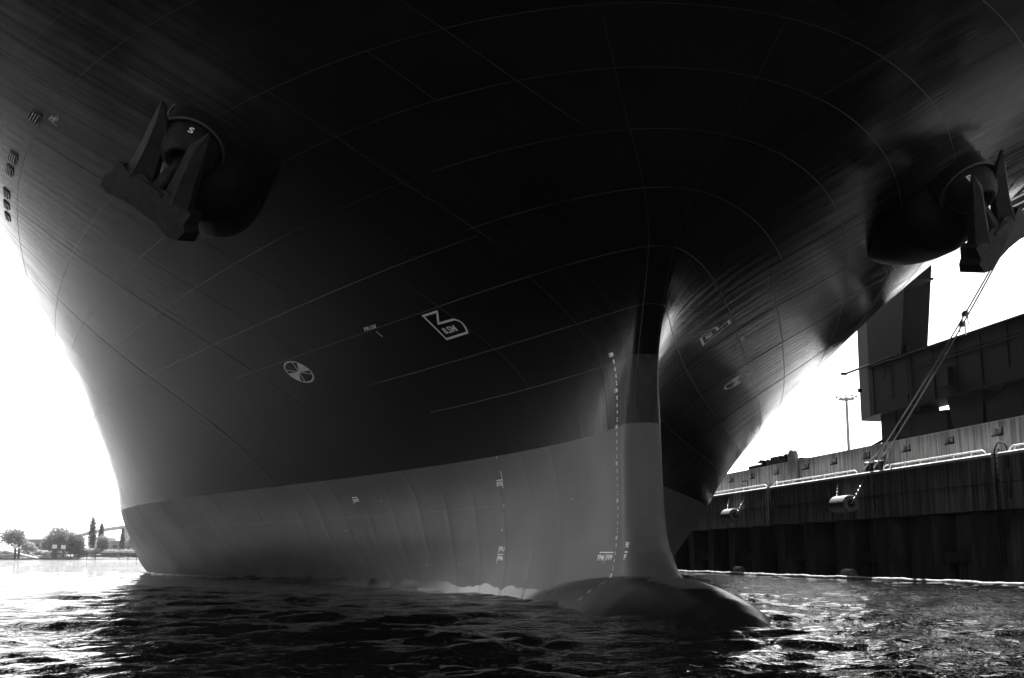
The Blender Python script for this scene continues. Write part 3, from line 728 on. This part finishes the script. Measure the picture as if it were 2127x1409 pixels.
# bollards
def bollard(a, lab):
    b = MB(); b.lathe((QF + .62, a, ZC), (0, 0, 1), [(.36, 0), (.36, .06), (.27, .08), (.26, .45), (.30, .55), (.36, .62), (.36, .70), (.30, .74)], 28)
    o = b.build('bollard', MAT_BOLL, loc=(QF + .62, a, ZC), smooth=True); tag(o, lab, 'bollard', 'bollards of the moored head lines')
bollard(43.9, 'black bollard, the farther of the two holding the ropes'); bollard(42.5, 'black bollard, the nearer of the two holding the ropes')
# vent pipe
b = MB(); x = QW - .24; pts = [(x, 58.15, ZC)] + [(x, 58.15, z) for z in (7.4, 8.2, 8.75)] + [(x, 57.72 + .43 * math.cos(q), 8.85 + .43 * math.sin(q)) for q in np.linspace(.3, 2.84, 9)] + [(x, 57.29, z) for z in (8.75, 8.2, 7.4)] + [(x, 57.29, ZC)]
b.tube(pts, .25, 18); o = b.build('vent_pipe', MAT_PIPE, loc=(x, 57.7, ZC), smooth=True); tag(o, 'fat grey pipe bent over like an upturned U against the flood wall', 'pipe')

# hanging fenders with chains
def chain(p0, p1, sag=.0, r=.028, link_len=.13):
    b = MB(); p0, p1 = Vector(p0), Vector(p1); n = int((p1 - p0).length / link_len)
    for k in range(n):
        t0 = (k + .5) / n; c = p0.lerp(p1, t0) + Vector((0, 0, -sag * math.sin(math.pi * t0))); d = (p1 - p0).normalized()
        s = d.cross(Vector((1, 0, 0)) if k % 2 else Vector((0, .3, 1))).normalized()
        b.tube([c + d * .085 * math.cos(q) + s * .05 * math.sin(q) for q in np.linspace(0, 6.283, 9)], r * .8, 5, False)
    return b
def fender(a, z, lab):
    root = empty('cylindrical_fender', lab, 'fender', (QF - .62, a, z), 'rubber cylinder fenders hung on chains')
    b = MB(); b.lathe((QF - .62, a - 1.15, z), (0, 1, 0), [(.24, .05), (.26, 0), (.50, 0), (.56, .06), (.56, 2.24), (.50, 2.3), (.26, 2.3), (.24, 2.25), (.24, .05)], 36, False); b.build('body', MAT_FEND, root, smooth=True)
    b = MB(); b.lathe((QF - .62, a - 1.1, z), (0, 1, 0), [(.24, 0), (.24, 2.2)], 20); b.build('core', MAT_DARK, root)
    for q, u in ((-1.2, -1.0), (1.2, 1.1)):
        c = chain((QF - .62, a + q, z), (QF - .02, a + q + (.6 if q < 0 else .9) * (-1 if q < 0 else 1), z + 1.45)); c.build('chain', MAT_CHAIN, root)
fender(45.35, 4.78, 'rubber cylinder fender on chains, the nearer of the two high on the quay face'); fender(67.4, 4.75, 'rubber cylinder fender on chains, the farther of the two high on the quay face')
def float_fender(a, lab):
    b = MB(); b.lathe((QF - .2, a - .8, .22), (0, 1, 0), [(.05, 0), (.32, .12), (.38, .3), (.38, 1.3), (.32, 1.5), (.05, 1.6)], 20)
    o = b.build('floating_fender', MAT_FEND, loc=(QF - .2, a, 0), smooth=True); tag(o, lab, 'fender', 'fenders floating at the foot of the quay')
float_fender(67.0, 'pale fender floating at the foot of the quay below the farther hanging fender'); float_fender(46.0, 'dark fender floating at the foot of the quay below the nearer hanging fender')
# floating boom
b = MB(); pts = []
for q in np.linspace(2, 130, 320): pts.append((25.0 + .25 * math.sin(q * .21) + .12 * math.sin(q * .63 + 1), float(q), .04 + .02 * math.sin(q * .9) + .012 * math.sin(q * 2.3)))
b.tube(pts, [.13 + .01 * math.sin(i * 2.1) for i in range(320)], 10)
o = b.build('floating_boom', MAT_BOOM, loc=(25, 60, 0), smooth=True); tag(o, 'pale floating boom stretched along the foot of the quay', 'boom')

# mooring ropes from the bollards to the port bow
FL = pos(4.0, 17.0, 1, .1)
def rope(ba, dz, lab, loop):
    root = empty('mooring_rope', lab, 'rope', (QF + .62, ba, ZC + .35), 'head lines from the bollards to the bow')
    P0 = Vector((QF + .5, 42.4, ZC + 1.75)); P0 = P0 + Vector((0, dz, 0))
    knot = Vector((QF + .1, 41.2 + dz, ZC + 2.1))
    d = FL - Vector((QF + .62, ba, ZC + .4))
    start = Vector((QF + .62, ba, ZC + .4)); split = start + d * .075
    pts = [split + (FL - split) * s - Vector((0, 0, 1)) * .35 * math.sin(math.pi * s) for s in np.linspace(0, 1, 30)]
    off = Vector((0, 1, 0)) * dz
    pts = [p + off * (1 - .3 * i / 29) for i, p in enumerate(pts)]
    b = MB(); b.tube(pts, .036, 8); b.build('line', MAT_ROPE, root, smooth=True)
    for sgn in (-1, 1):
        c = Vector((QF + .62, ba, ZC + .36)); l = [pts[0]]
        side_ = Vector((.34 * sgn, -.05, 0)); l += [pts[0].lerp(c + side_, .5) + Vector((.05 * sgn, 0, .05)), c + side_]
        l += [c + Vector((.33 * sgn * math.cos(q), .33 * math.sin(q), 0)) for q in np.linspace(.3, 1.57, 5)]
        e = MB(); e.tube(l, .05, 8); e.build('eye', MAT_ROPE, root, smooth=True)
    k = MB(); k.tube([pts[0] - d.normalized() * .1, pts[0] + d.normalized() * .45], .085, 10); k.build('splice', MAT_ROPE, root, smooth=True)
    # rat guard tags part way up
    for s_i, tw in ((15 if ba < 43 else 16, .0),):
        p = pts[s_i]; g = MB(); g.lathe(p - d.normalized() * .1, d, [(.05, 0), (.15, .02), (.15, .05), (.05, .34)], 12); g.box(p + Vector((.10, 0, -.30)), (.05, .05, .5)); g.box(p + Vector((-.12, .1, -.2)), (.05, .05, .45)); g.build('rat_guard', MAT_CHAIN, root)
rope(42.5, 0, 'pale mooring rope looped over the nearer bollard and rising to the bow', 0)
rope(43.9, -.25, 'pale mooring rope looped over the farther bollard and rising to the bow', 1)

# ---------------------------------------------------------------- quay crane
CX_ = 34.0
def crane(A0, lab, name='gantry_crane'):
    """A0 = shift along the quay"""
    root = empty(name, lab, 'crane', (CX_ + 1, 48 + A0, ZC), 'container cranes on the quay')
    P = lambda pts: [(x, a + A0) for x, a in pts]
    # sill beam with a nosed far end
    b = MB(); b.prism(P([(CX_, 57.4), (CX_ + .55, 60.2), (CX_ + 2.2, 60.6), (CX_ + 2.2, 20), (CX_, 20)]), 2, 12.05, 15.9); b.build('sill_beam', MAT_CRANE, root, bevel=.03)
    for q in np.arange(22.5, 57, 3.1):
        r = MB(); r.box((CX_ - .03, float(q) + A0, 13.95), (.06, .10, 3.7)); r.build('web_rib', MAT_CRANE, root)
    r = MB(); r.box((CX_ - .12, 39 + A0, 15.88), (.34, 36, .10)); r.box((CX_ - .10, 39 + A0, 12.1), (.30, 36, .09)); r.build('flange', MAT_CRANE, root)
    for q in (15.0, 14.75): 
        r = MB(); r.tube([(CX_ - .10, 21 + A0, q), (CX_ - .10, 51 + A0, q)], .045, 6); r.build('cable_run', MAT_CRANED, root)
    r = MB(); r.box((CX_ - .25, 45.2 + A0, 13.4), (.4, 1.1, 1.3)); r.build('junction_box', MAT_CRANED, root)
    r = MB()
    for q in (0, .42): r.tube([(CX_ - .16, 50.3 + q + A0, 8.6), (CX_ - .16, 50.3 + q + A0, 17.2)], .03, 5)
    for q in range(28): r.tube([(CX_ - .16, 50.3 + A0, 8.8 + .3 * q), (CX_ - .16, 50.72 + A0, 8.8 + .3 * q)], .018, 4)
    r.build('ladder', MAT_CRANED, root)
    # rib and pads on the beam
    for a in (55.3, 38.9):
        r = MB(); r.prism(P([(CX_ - .06, a), (CX_ - .06, a - 4.2), (CX_, a - 4.2), (CX_, a)]), 2, 12.0, 13.0); r.build('stiffener', MAT_CRANE, root)
    # leg: leans along the quay
    b = MB()
    lo = [(CX_ + .02, 57.3), (CX_ + .5, 60.1), (CX_ + 2.1, 60.4), (CX_ + 2.1, 52.0), (CX_ + .02, 52.0)]; hi = [(CX_ + .02, 57.6), (CX_ + .5, 59.6), (CX_ + 2.1, 59.9), (CX_ + 2.1, 47.5), (CX_ + .02, 47.5)]
    va = [b.bm.verts.new((x, a + A0, 15.9)) for x, a in lo]; vb = [b.bm.verts.new((x, a + A0, 36)) for x, a in hi]
    b.bm.faces.new(va); b.bm.faces.new(vb)
    for i in range(5): b.bm.faces.new((va[i], va[(i + 1) % 5], vb[(i + 1) % 5], vb[i]))
    b.build('leg', MAT_CRANE, root)
    b = MB(); b.box((CX_ + 1.1, 27 + A0, 26), (2.1, 8, 20.2)); b.build('leg', MAT_CRANE, root)
    b = MB(); b.prism([(51.9 + A0, 15.9), (50.8 + A0, 15.9), (51.9 + A0, 17.0)], 0, CX_ + .3, CX_ + .4); b.build('gusset', MAT_CRANE, root)
    # rail pipe round the corner, conduit
    b = MB(); b.tube([(CX_ - .12, 61.0 + A0, 16.0), (CX_ - .12, 52.2 + A0, 16.1)], .09, 8); b.tube([(CX_ - .12, 54.4 + A0, 16.1), (CX_ - .12, 54.4 + A0, 14.7), (CX_ - .12, 55.0 + A0, 14.6)], .06, 8)
    b.tube([(CX_ + .0, 61.3 + A0, 16.0), (CX_ - .45, 61.3 + A0, 16.0)], .12, 8); b.build('pipe', MAT_CRANED, root, smooth=True)
    b = MB(); b.box((CX_ - .1, 58.8 + A0, 14.3), (.3, .12, .3)); b.build('floodlight', MAT_CRANED, root)
    # under-carriage
    b = MB(); b.box((CX_ + 1.0, 54.9 + A0, 9.9), (1.6, 2.4, 4.28)); b.build('support', MAT_CRANED, root, bevel=.03)
    b = MB(); b.prism([(53.6 + A0, 11.6), (46.5 + A0, 11.35), (46.5 + A0, 8.4), (53.6 + A0, 8.4)], 0, CX_ + .3, CX_ + 1.9); b.build('bogie', MAT_CRANED, root, bevel=.03)
    b = MB(); b.box((CX_ + 1.1, 52.4 + A0, 11.85), (1.5, 4.4, .5)); b.build('bearing', MAT_CRANED, root)
    b = MB(); b.prism([(46.1 + A0, 12.05), (41.6 + A0, 12.05), (41.9 + A0, 8.3), (45.0 + A0, 8.3)], 0, CX_ + .2, CX_ + 2.0); b.build('equaliser', MAT_CRANED, root, bevel=.03)
    b = MB(); b.prism([(41.3 + A0, 11.2), (38.8 + A0, 12.05), (30 + A0, 12.05), (30 + A0, 8.2), (41.3 + A0, 8.2)], 0, CX_ + .2, CX_ + 2.0); b.build('bogie', MAT_CRANED, root, bevel=.03)
    for a in (52.6, 49.9, 47.8, 44.3, 42.8, 39.5, 36.5, 33.5):
        wv_ = MB(); wv_.lathe((CX_ + .75, a + A0, 7.75), (1, 0, 0), [(.60, 0), (.60, .12), (.5, .14), (.5, .4), (.60, .42), (.60, .55)], 24); wv_.build('wheel', MAT_CRANED, root)
    b = MB(); b.tube([(CX_ + .3, 56.2 + A0, 10.1), (CX_ + .1, 58.0 + A0, 9.7)], .12, 8); b.lathe((CX_ + .5, 57.9 + A0, 9.2), (0, 1, 0), [(.22, 0), (.22, .5)], 14); b.build('buffer', MAT_CRANED, root)
    # access platform up the leg
    b = MB(); b.box((CX_ - .6, 48.4 + A0, 20.6), (1.3, 3.6, .14)); b.build('platform', MAT_CRANE, root)
    for q in np.arange(46.7, 50.2, .5):
        b = MB(); b.tube([(CX_ - 1.22, float(q) + A0, 20.6), (CX_ - 1.22, float(q) + A0, 21.75)], .028, 5); b.build('stanchion', MAT_CRANE, root)
    for zz in (21.2, 21.75):
        b = MB(); b.tube([(CX_, 46.65 + A0, zz), (CX_ - 1.22, 46.65 + A0, zz), (CX_ - 1.22, 50.15 + A0, zz), (CX_, 50.15 + A0, zz)], .028, 5); b.build('handrail', MAT_CRANE, root)
    # landside legs, ties and boom
    for a in (26, 55):
        b = MB(); b.box((54, a + A0, 22), (2.2, 3.2, 44 - 7)); b.build('leg', MAT_CRANE, root)
        b = MB(); b.box((44, a + A0, 37.2), (22, 2.6, 2.6)); b.build('tie_beam', MAT_CRANE, root)
    for a in (38.5, 45):
        b = MB(); b.box((12, a + A0, 46), (110, 1.4, 2.6)); b.build('boom_girder', MAT_CRANE, root)
    # machinery gangways on the nearer leg
    b = MB(); b.box((CX_ + .9, 33.8 + A0, 23.6), (1.9, 5.6, 4.2)); b.build('machinery_cabin', MAT_CRANED, root)
    for zz in (22.7, 23.15, 23.35, 24.2, 25.4):
        b = MB(); b.tube([(CX_ - .3, 31 + A0, zz), (CX_ - .3, 37.3 + A0, zz)], .05, 6); b.build('handrail', MAT_RAIL, root)
    for (p0, p1) in (((37.4, 20.7), (31, 23.4)), ((38.2, 20.6), (37.2, 23.4))):
        b = MB(); b.tube([(CX_ - .5, p0[0] + A0, p0[1]), (CX_ - .5, p1[0] + A0, p1[1])], .16, 6); b.build('brace', MAT_RAIL, root)
    return root
crane(0, 'dark grey container crane base with a deep sill beam above the flood wall')
# farther crane: only its nearer leg shows beside the hull
root = empty('gantry_crane', 'pale grey crane leg rising far down the quay next to the hull', 'crane', (35, 100, ZC), 'container cranes on the quay')
b = MB(); va = [b.bm.verts.new(v) for v in ((34, 96.6, ZC), (35.5, 96.6, ZC), (35.5, 100.2, ZC), (34, 100.2, ZC))]; vb = [b.bm.verts.new(v) for v in ((34, 96.6, 34), (35.5, 96.6, 34), (35.5, 104.5, 34), (34, 104.5, 34))]
b.bm.faces.new(va); b.bm.faces.new(vb)
for i in range(4): b.bm.faces.new((va[i], va[(i + 1) % 4], vb[(i + 1) % 4], vb[i]))
b.build('leg', MAT_CRANE, root)
b = MB(); b.box((34.8, 118, 13), (1.6, 34, 3)); b.build('sill_beam', MAT_CRANE, root)

# light mast
root = empty('light_mast', 'pale high mast with a ring of floodlights beyond the flood wall', 'light mast', (0, 0, 0), frame=Matrix.Translation((72.4, 262, 0)))
root['_l'] = [0, 0, 0]
b = MB(); b.tube([(0, 0, 5), (0, 0, 35.4)], [.42, .28], 14); b.build('pole', MAT_MAST, root, smooth=True)
b = MB(); b.lathe((0, 0, 34.7), (0, 0, 1), [(1.3, 0), (1.8, .15), (1.8, .3), (.6, .45)], 24); b.build('head_frame', MAT_MAST, root, smooth=True)
for i in range(10):
    q = 2 * math.pi * i / 10; b = MB(); b.box((2.15 * math.cos(q), 2.15 * math.sin(q), 35.45), (.45, .45, .28), Matrix.Rotation(q, 3, 'Z')); b.build('floodlight', MAT_MAST, root)

# yard machine behind the wall
root = empty('yard_machine', 'dark frame-like machine with a small white sign peeping over the flood wall', 'machine', (32, 72, ZC))
yx = 31.5
b = MB(); b.box((yx, 69.6, 9.25), (1.2, 4.4, .75)); b.box((yx, 69.9, 9.75), (1.0, 2.2, .35)); b.box((yx, 65.9, 9.3), (1.0, 3.2, .22)); b.build('body', MAT_CRANED, root, bevel=.05)
b = MB(); b.box((yx, 74.6, 9.25), (1.1, 3.4, .55)); b.box((yx, 75.9, 9.0), (.9, 1.6, .5))
for k in range(22):
    b.box((yx + random.uniform(-.4, .4), random.uniform(67, 76.2), random.uniform(9.3, 9.95) - .05 * abs(71 - 71)), (random.uniform(.1, .5), random.uniform(.2, .8), random.uniform(.08, .35)), Matrix.Rotation(random.uniform(-.3, .3), 3, 'X'))
b.build('pipework', MAT_CRANED, root)
for a in (77.2, 76.6, 72.0, 68.0, 64.3):
    b = MB(); b.box((yx, a, 8.0), (.18, .32, 2.7)); b.build('post', MAT_CRANED, root)
b = MB(); b.box((yx - .62, 65.7, 9.28), (.05, 1.7, .42)); b.build('sign_plate', MAT_SIGN, root)

# ---------------------------------------------------------------- far shore on the left
IDM = Matrix.Identity(4)
MAT_LAND = mat('dry_grass_bank', .10, .95); t = NT(MAT_LAND); t.col(t.ramp(t.noise(t.coord(), .25, 6, .65), .3, .7, .07, .22))
gxs = list(np.linspace(-3000, -300, 12)) + list(np.linspace(-290, -150, 60)) + list(np.linspace(-140, 2500, 16)); gys = [598, 600, 603, 607, 612, 620, 632, 650, 680, 760, 900, 1400, 2500, 5000]
prof = [-1.0, .35, .9, 1.5, 2.4, 3.4, 4.2, 4.6, 4.8, 5, 5, 5, 5, 5]
vv = []; 
for yy, zz in zip(gys, prof):
    for xx in gxs: vv.append((xx, yy, zz + (.35 * mnoise.noise(Vector((xx * .12, yy * .12, 0))) if zz > 0 else 0)))
nxx = len(gxs); ff = [(j * nxx + i, j * nxx + i + 1, (j + 1) * nxx + i + 1, (j + 1) * nxx + i) for j in range(len(gys) - 1) for i in range(nxx - 1)]
me = bpy.data.meshes.new('shore_ground'); me.from_pydata(vv, [], ff); me.update()
o = link('shore_ground', me, MAT_LAND, frame=IDM); o['kind'] = 'structure'
def foliage_mat(name, lo, hi):
    m = mat(name, hi, .8); t = NT(m); t.col(t.ramp(t.noise(t.coord(), .7, 4), .3, .7, lo, hi))
    tr_ = t.n('ShaderNodeBsdfTranslucent'); tr_.inputs[0].default_value = (hi * 1.6, hi * 1.6, hi * 1.6, 1)
    mx = t.n('ShaderNodeMixShader'); mx.inputs[0].default_value = .35
    out = [n for n in t.t.nodes if n.type == 'OUTPUT_MATERIAL'][0]
    t.l(t.b.outputs[0], mx.inputs[1]); t.l(tr_.outputs[0], mx.inputs[2]); t.l(mx.outputs[0], out.inputs[0]); return m
MAT_LEAF = foliage_mat('leaves_mid', .12, .22); MAT_LEAFD = foliage_mat('leaves_dark', .07, .12); MAT_LEAFP = foliage_mat('leaves_pale', .18, .3)
MAT_BARK = mat('bark', .06, .9)
def leaves(blobs, n, size, rs):
    v = []; f = []
    tot = sum(b[3]**1.5 * b[4]**.8 for b in blobs)
    for (cx, cy, cz, rx, rz) in blobs:
        m_ = int(n * rx**1.5 * rz**.8 / tot)
        for _ in range(m_):
            d = rs.randn(3); d /= np.linalg.norm(d); r = rs.rand() ** .35
            bump = 1 + .55 * mnoise.noise(Vector((cx + d[0] * 2.2, d[1] * 2.2, cz + d[2] * 2.2)))
            p = np.array([cx, cy, cz]) + d * r * bump * np.array([rx, rx, rz])
            a = rs.randn(3); a /= np.linalg.norm(a); b = np.cross(a, rs.randn(3)); b /= np.linalg.norm(b); s = size * (.5 + rs.rand())
            k = len(v); v += [tuple(p - a * s), tuple(p - b * s * .7), tuple(p + a * s), tuple(p + b * s * .7)]; f.append((k, k + 1, k + 2, k + 3))
    return v, f
def tree(name, label, cat, x, y, base, blobs, m, n, size, trunk_r, seed, group='trees on the far shore'):
    root = empty(name, label, cat, (0, 0, 0), group, frame=Matrix.Translation((x, y, base))); root['_l'] = [0, 0, 0]
    v, f = leaves(blobs, n, size, np.random.RandomState(seed)); me = bpy.data.meshes.new('crown'); me.from_pydata(v, [], f); me.update(); link('crown', me, m, root)
    top = max(b[2] for b in blobs); b = MB(); b.tube([(0, 0, -.5), (.1, 0, top * .4), (-.1, 0, top * .8)], [trunk_r, trunk_r * .7, trunk_r * .2], 8)
    for q in blobs[:4]: b.tube([(0, 0, top * .3), (q[0] * .7, q[1] * .7, q[2])], [trunk_r * .5, trunk_r * .1], 6)
    b.build('trunk', MAT_BARK, root)
tree('broadleaf_tree', 'pale round tree at the left edge of the far shore', 'tree', -246, 612, 3.5, [(0, 0, 7, 5, 4.5), (3, 0, 4.5, 3.5, 3.2), (-4, 1, 7.5, 5, 4), (1, -1, 9, 3.5, 2.6)], MAT_LEAF, 5200, .33, .35, 1)
tree('bush', 'low pale bush right of the tree at the left edge', 'bush', -239.2, 611, 3.2, [(0, 0, 3, 3.2, 2.6), (2.4, 0, 2.2, 2.2, 1.8)], MAT_LEAFP, 1500, .3, .15, 2)
tree('broadleaf_tree', 'large broad tree left of the poplar on the far shore', 'tree', -224, 610, 3.0, [(-4.5, 0, 5.5, 4.0, 4.0), (0, 0, 9, 5.2, 4.6), (3.5, 1, 7, 4, 4), (-2, -1, 4, 4.6, 3), (2, 0, 3.4, 4, 2.4), (-6, 0, 4, 2.6, 2.6)], MAT_LEAF, 9000, .33, .4, 3)
tree('broadleaf_tree', 'drooping darker tree directly in front of the poplar', 'tree', -214.5, 606, 2.2, [(0, 0, 7, 4.2, 3.8), (2, 0, 4.6, 3.4, 3.6), (-2.2, 0, 4.4, 3, 3.4), (0, 0, 2.4, 3.2, 2)], MAT_LEAFD, 6000, .3, .35, 4)
tree('poplar_tree', 'tallest slender poplar on the far shore', 'tree', -210.9, 620, 4, [(0, 0, 4, 1.9, 3.2), (0, 0, 8, 2.1, 4), (.1, 0, 12.4, 1.6, 3.6), (0, 0, 15.6, .8, 2.2)], MAT_LEAFD, 4200, .27, .25, 5)
tree('poplar_tree', 'shorter poplar growing against the tallest one', 'tree', -207.2, 622, 4, [(0, 0, 4, 1.6, 3), (0, 0, 7.5, 1.6, 3.4), (.2, 0, 10.6, 1.2, 3), (.1, 0, 12.6, .6, 1.6)], MAT_LEAFD, 3200, .27, .22, 6)
tree('broadleaf_tree', 'small pale tree just right of the poplars', 'tree', -202.6, 612, 3.4, [(0, 0, 5.2, 3, 3.4), (1.6, 0, 3.4, 2.2, 2.4), (-1.4, 0, 3, 2.2, 2.4)], MAT_LEAF, 3200, .3, .22, 7)
tree('conifer_tree', 'dark narrow conifer in front of the bridge ramp', 'tree', -203.5, 645, 4.4, [(0, 0, 3.2, 1.5, 2.8), (0, 0, 6.4, 1.3, 3), (0, 0, 9.8, .8, 2.6)], MAT_LEAFD, 2600, .27, .2, 8)
tree('broadleaf_tree', 'rounded tree nearest the bridge pier', 'tree', -197, 650, 4.4, [(0, 0, 6.5, 4, 4), (2.6, 0, 4.4, 3, 3), (-2.4, 0, 5, 3, 3.2)], MAT_LEAF, 4200, .32, .3, 9)
tree('broadleaf_tree', 'dim rounded tree on the slope left of the dark conifer', 'tree', -211, 690, 4.4, [(0, 0, 5, 5, 4), (4, 0, 6.5, 4, 4)], MAT_LEAFD, 3600, .34, .3, 10)
# bank shrubbery
v = []; f = []; rs = np.random.RandomState(21)
bl = []
for k in range(60):
    x = -214 + k * .62 + rs.randn() * .3; bl.append((x, 606 + rs.rand() * 5, 2.2 + rs.rand() * 1.3 + (1 if k < 24 else .4), 1.7, 1.3))
for k in range(46): bl.append((-236 + k * .55, 611 + rs.rand() * 5, 2.8 + rs.rand(), 1.3, .9))
for k in range(30): bl.append((-262 + k * .9, 613 + rs.rand() * 5, 3 + rs.rand(), 1.3, .9))
v, f = leaves(bl, 26000, .26, rs); me = bpy.data.meshes.new('shrubbery'); me.from_pydata(v, [], f); me.update()
o = link('shrubbery', me, MAT_LEAFP, frame=IDM); tag(o, 'pale bushes covering the far bank', 'shrubs', kind='stuff')
MAT_FARB = mat('far_facade', .22, .8); MAT_FARW = mat('far_white_steel', .55, .6); MAT_FARD = mat('far_dark_timber', .05, .9)
def far_building(x0, x1, y, z1, lab, m, rows=1):
    root = empty('warehouse', lab, 'building', (0, 0, 0), 'low buildings behind the far shore', frame=Matrix.Translation(((x0 + x1) / 2, y, 4))); root['_l'] = [0, 0, 0]
    wd = x1 - x0; b = MB(); b.box((0, 6, (z1 - 4) / 2 - .2), (wd, 12, z1 - 4 + .4)); b.build('wall', m, root)
    b = MB(); b.box((0, 6, z1 - 3.9), (wd + .6, 12.6, .35)); b.build('roof', MAT_FARW, root)
    n = int(wd / 4)
    for k in range(n):
        b = MB(); b.box((-wd / 2 + (k + .5) * wd / n, -.04, (z1 - 4) * .5), (2.4, .1, 1.1)); b.build('window', MAT_FARD, root)
far_building(-262, -246.5, 660, 10.4, 'long low building seen between the left tree and the big tree', MAT_FARB)
far_building(-247, -232, 655, 10.2, 'long low grey building left of the big tree', MAT_FARB)
far_building(-222, -160, 672, 9.8, 'long grey shed under the storage tanks', MAT_FARB)
def tank(x, y, r, z1, lab):
    root = empty('storage_tank', lab, 'tank', (0, 0, 0), 'white tanks on the far shore', frame=Matrix.Translation((x, y, 4))); root['_l'] = [0, 0, 0]
    b = MB(); b.lathe((0, 0, -.5), (0, 0, 1), [(r, 0), (r, z1 - 4.3)], 28); b.build('shell', MAT_FARW, root, smooth=True)
    b = MB(); b.lathe((0, 0, z1 - 4.8), (0, 0, 1), [(r + .05, 0), (r * .8, .6), (r * .3, 1.0), (.02, 1.1)], 28); b.build('roof', MAT_SIGN, root, smooth=True)
tank(-236, 700, 2.9, 13.0, 'white storage tank left of the conifer'); tank(-227.5, 700, 2.9, 12.6, 'white storage tank right of the conifer'); tank(-213.5, 700, 2.2, 12.4, 'white storage tank next to the bridge pier')
# high-level road bridge
br = empty('road_bridge', 'high road bridge climbing to the right behind the far trees', 'bridge', (0, 0, 0), frame=Matrix.Translation((-470, 1500, 0))); br['_l'] = [0, 0, 0]
b = MB(); xs = np.linspace(-60, 560, 40)
vt = []
for x in xs:
    zt = 26 + 19 * (1 - math.exp(-max(0, x + 60) / 55.)) + 8 * min(1, max(0, (x) / 500)); th_ = 2.4 + 2.2 * min(1, max(0, x + 40) / 60)
    vt.append([b.bm.verts.new((x, yy_, zz_)) for yy_, zz_ in ((-9, zt), (9, zt), (9, zt - th_), (-9, zt - th_))])
for r0, r1 in zip(vt, vt[1:]):
    for k in range(4): b.bm.faces.new((r0[k], r0[(k + 1) % 4], r1[(k + 1) % 4], r1[k]))
b.bm.faces.new(vt[0]); b.bm.faces.new(vt[-1][::-1]); b.build('deck', MAT_FARB, br)
for x, w_ in ((0, 7), (-38, 3.2), (-52, 3.0), (75, 7), (170, 8), (270, 8)):
    b = MB(); zt = 22 + 19 * (1 - math.exp(-max(0, x + 60) / 55.)) + 8 * min(1, max(0, x / 500)); b.box((x, 0, zt / 2), (w_, 10, zt)); b.build('pier', MAT_FARB, br)
# piles with sign boards, jetty, gangway, pontoon
def dolphin(x, y, z1, sign, lab, r=.55):
    root = empty('mooring_pile', lab, 'mooring pile', (0, 0, 0), 'mooring piles off the far shore', frame=Matrix.Translation((x, y, 0))); root['_l'] = [0, 0, 0]
    b = MB(); b.tube([(0, 0, -1), (0, 0, z1)], r, 10); b.build('pile', MAT_FARD, root, smooth=True)
    if sign: b = MB(); b.box((0, -.6, z1 + .9), (2.2, .15, 1.9)); b.build('sign_board', MAT_SIGN, root)
dolphin(-247.0, 594, 5.6, 1, 'dark mooring pile with a white board, leftmost on the far shore', .8)
dolphin(-238.6, 594, 5.4, 1, 'left one of the twin mooring piles beside the gangway'); dolphin(-236.8, 594, 5.4, 0, 'right one of the twin mooring piles beside the gangway')
dolphin(-219.6, 594, 5.2, 1, 'stout dark pile with a white board below the big tree', 1.3); dolphin(-215.4, 594, 5.0, 1, 'thin pile with the widest white board below the drooping tree', .25)
root = empty('jetty', 'low dark jetty beam on posts along the far bank', 'jetty', (0, 0, 0), frame=Matrix.Translation((-195, 597, 0))); root['_l'] = [0, 0, 0]
b = MB(); b.box((0, 0, 2.75), (44, 1.5, .35)); b.build('deck', MAT_FARD, root)
for x in (-18, -14, -10, -6, 9.8, 14, 18):
    b = MB(); b.tube([(x, 0, -1), (x, 0, 2.7)], .22, 8); b.build('post', MAT_FARD, root)
b = MB(); b.tube([(2.5, 0, 2.6), (5.5, 0, .3), (6.5, 0, 2.6)], .18, 8); b.build('brace', MAT_FARD, root)
for x in (-17, -12, -7): 
    b = MB(); b.tube([(x, -.6, 2.9), (x, -.6, 4.1)], .07, 6); b.build('railing_post', MAT_FARD, root)
b = MB(); b.tube([(-19, -.6, 4.1), (-6, -.6, 4.1)], .08, 6); b.build('handrail', MAT_FARD, root)
root = empty('gangway', 'pale sloping gangway leading down to a pontoon', 'gangway', (0, 0, 0), frame=Matrix.Translation((-235, 596, 0))); root['_l'] = [0, 0, 0]
b = MB(); b.prism([(-9.5, 4.6), (7.2, .7), (7.2, 0.2), (4, .3), (-9.5, 3.6)], 1, -1.4, 1.4); b.build('ramp', MAT_FARW, root)
b = MB(); b.tube([(-9.5, -1.4, 5.6), (7.2, -1.4, 1.7)], .07, 6); b.build('handrail', MAT_FARW, root)
b = MB(); b.box((-228, 592, .25), (36, 4, .7)); o = b.build('pontoon', MAT_FARD, loc=(-228, 592, 0), frame=IDM); tag(o, 'long flat dark pontoon lying at the foot of the gangway', 'pontoon')

for o in bpy.data.objects:
    if '_l' in o: del o['_l']

hz = bpy.data.materials.new('haze'); hz.use_nodes = True; ht = hz.node_tree
for n_ in list(ht.nodes):
    if n_.type == 'BSDF_PRINCIPLED': ht.nodes.remove(n_)
pv = ht.nodes.new('ShaderNodeVolumePrincipled'); pv.inputs['Color'].default_value = (.95, .95, .95, 1); pv.inputs['Density'].default_value = .00006; pv.inputs['Anisotropy'].default_value = .5
ht.links.new(pv.outputs[0], [n_ for n_ in ht.nodes if n_.type == 'OUTPUT_MATERIAL'][0].inputs['Volume'])
hb = MB(); hb.box((0, 2300, 27), (9400, 7200, 60)); o = hb.build('haze', hz, frame=Matrix.Identity(4)); tag(o, 'thin bright haze over the harbour', 'haze', kind='stuff')
for o in bpy.data.objects:
    if '_l' in o: del o['_l']
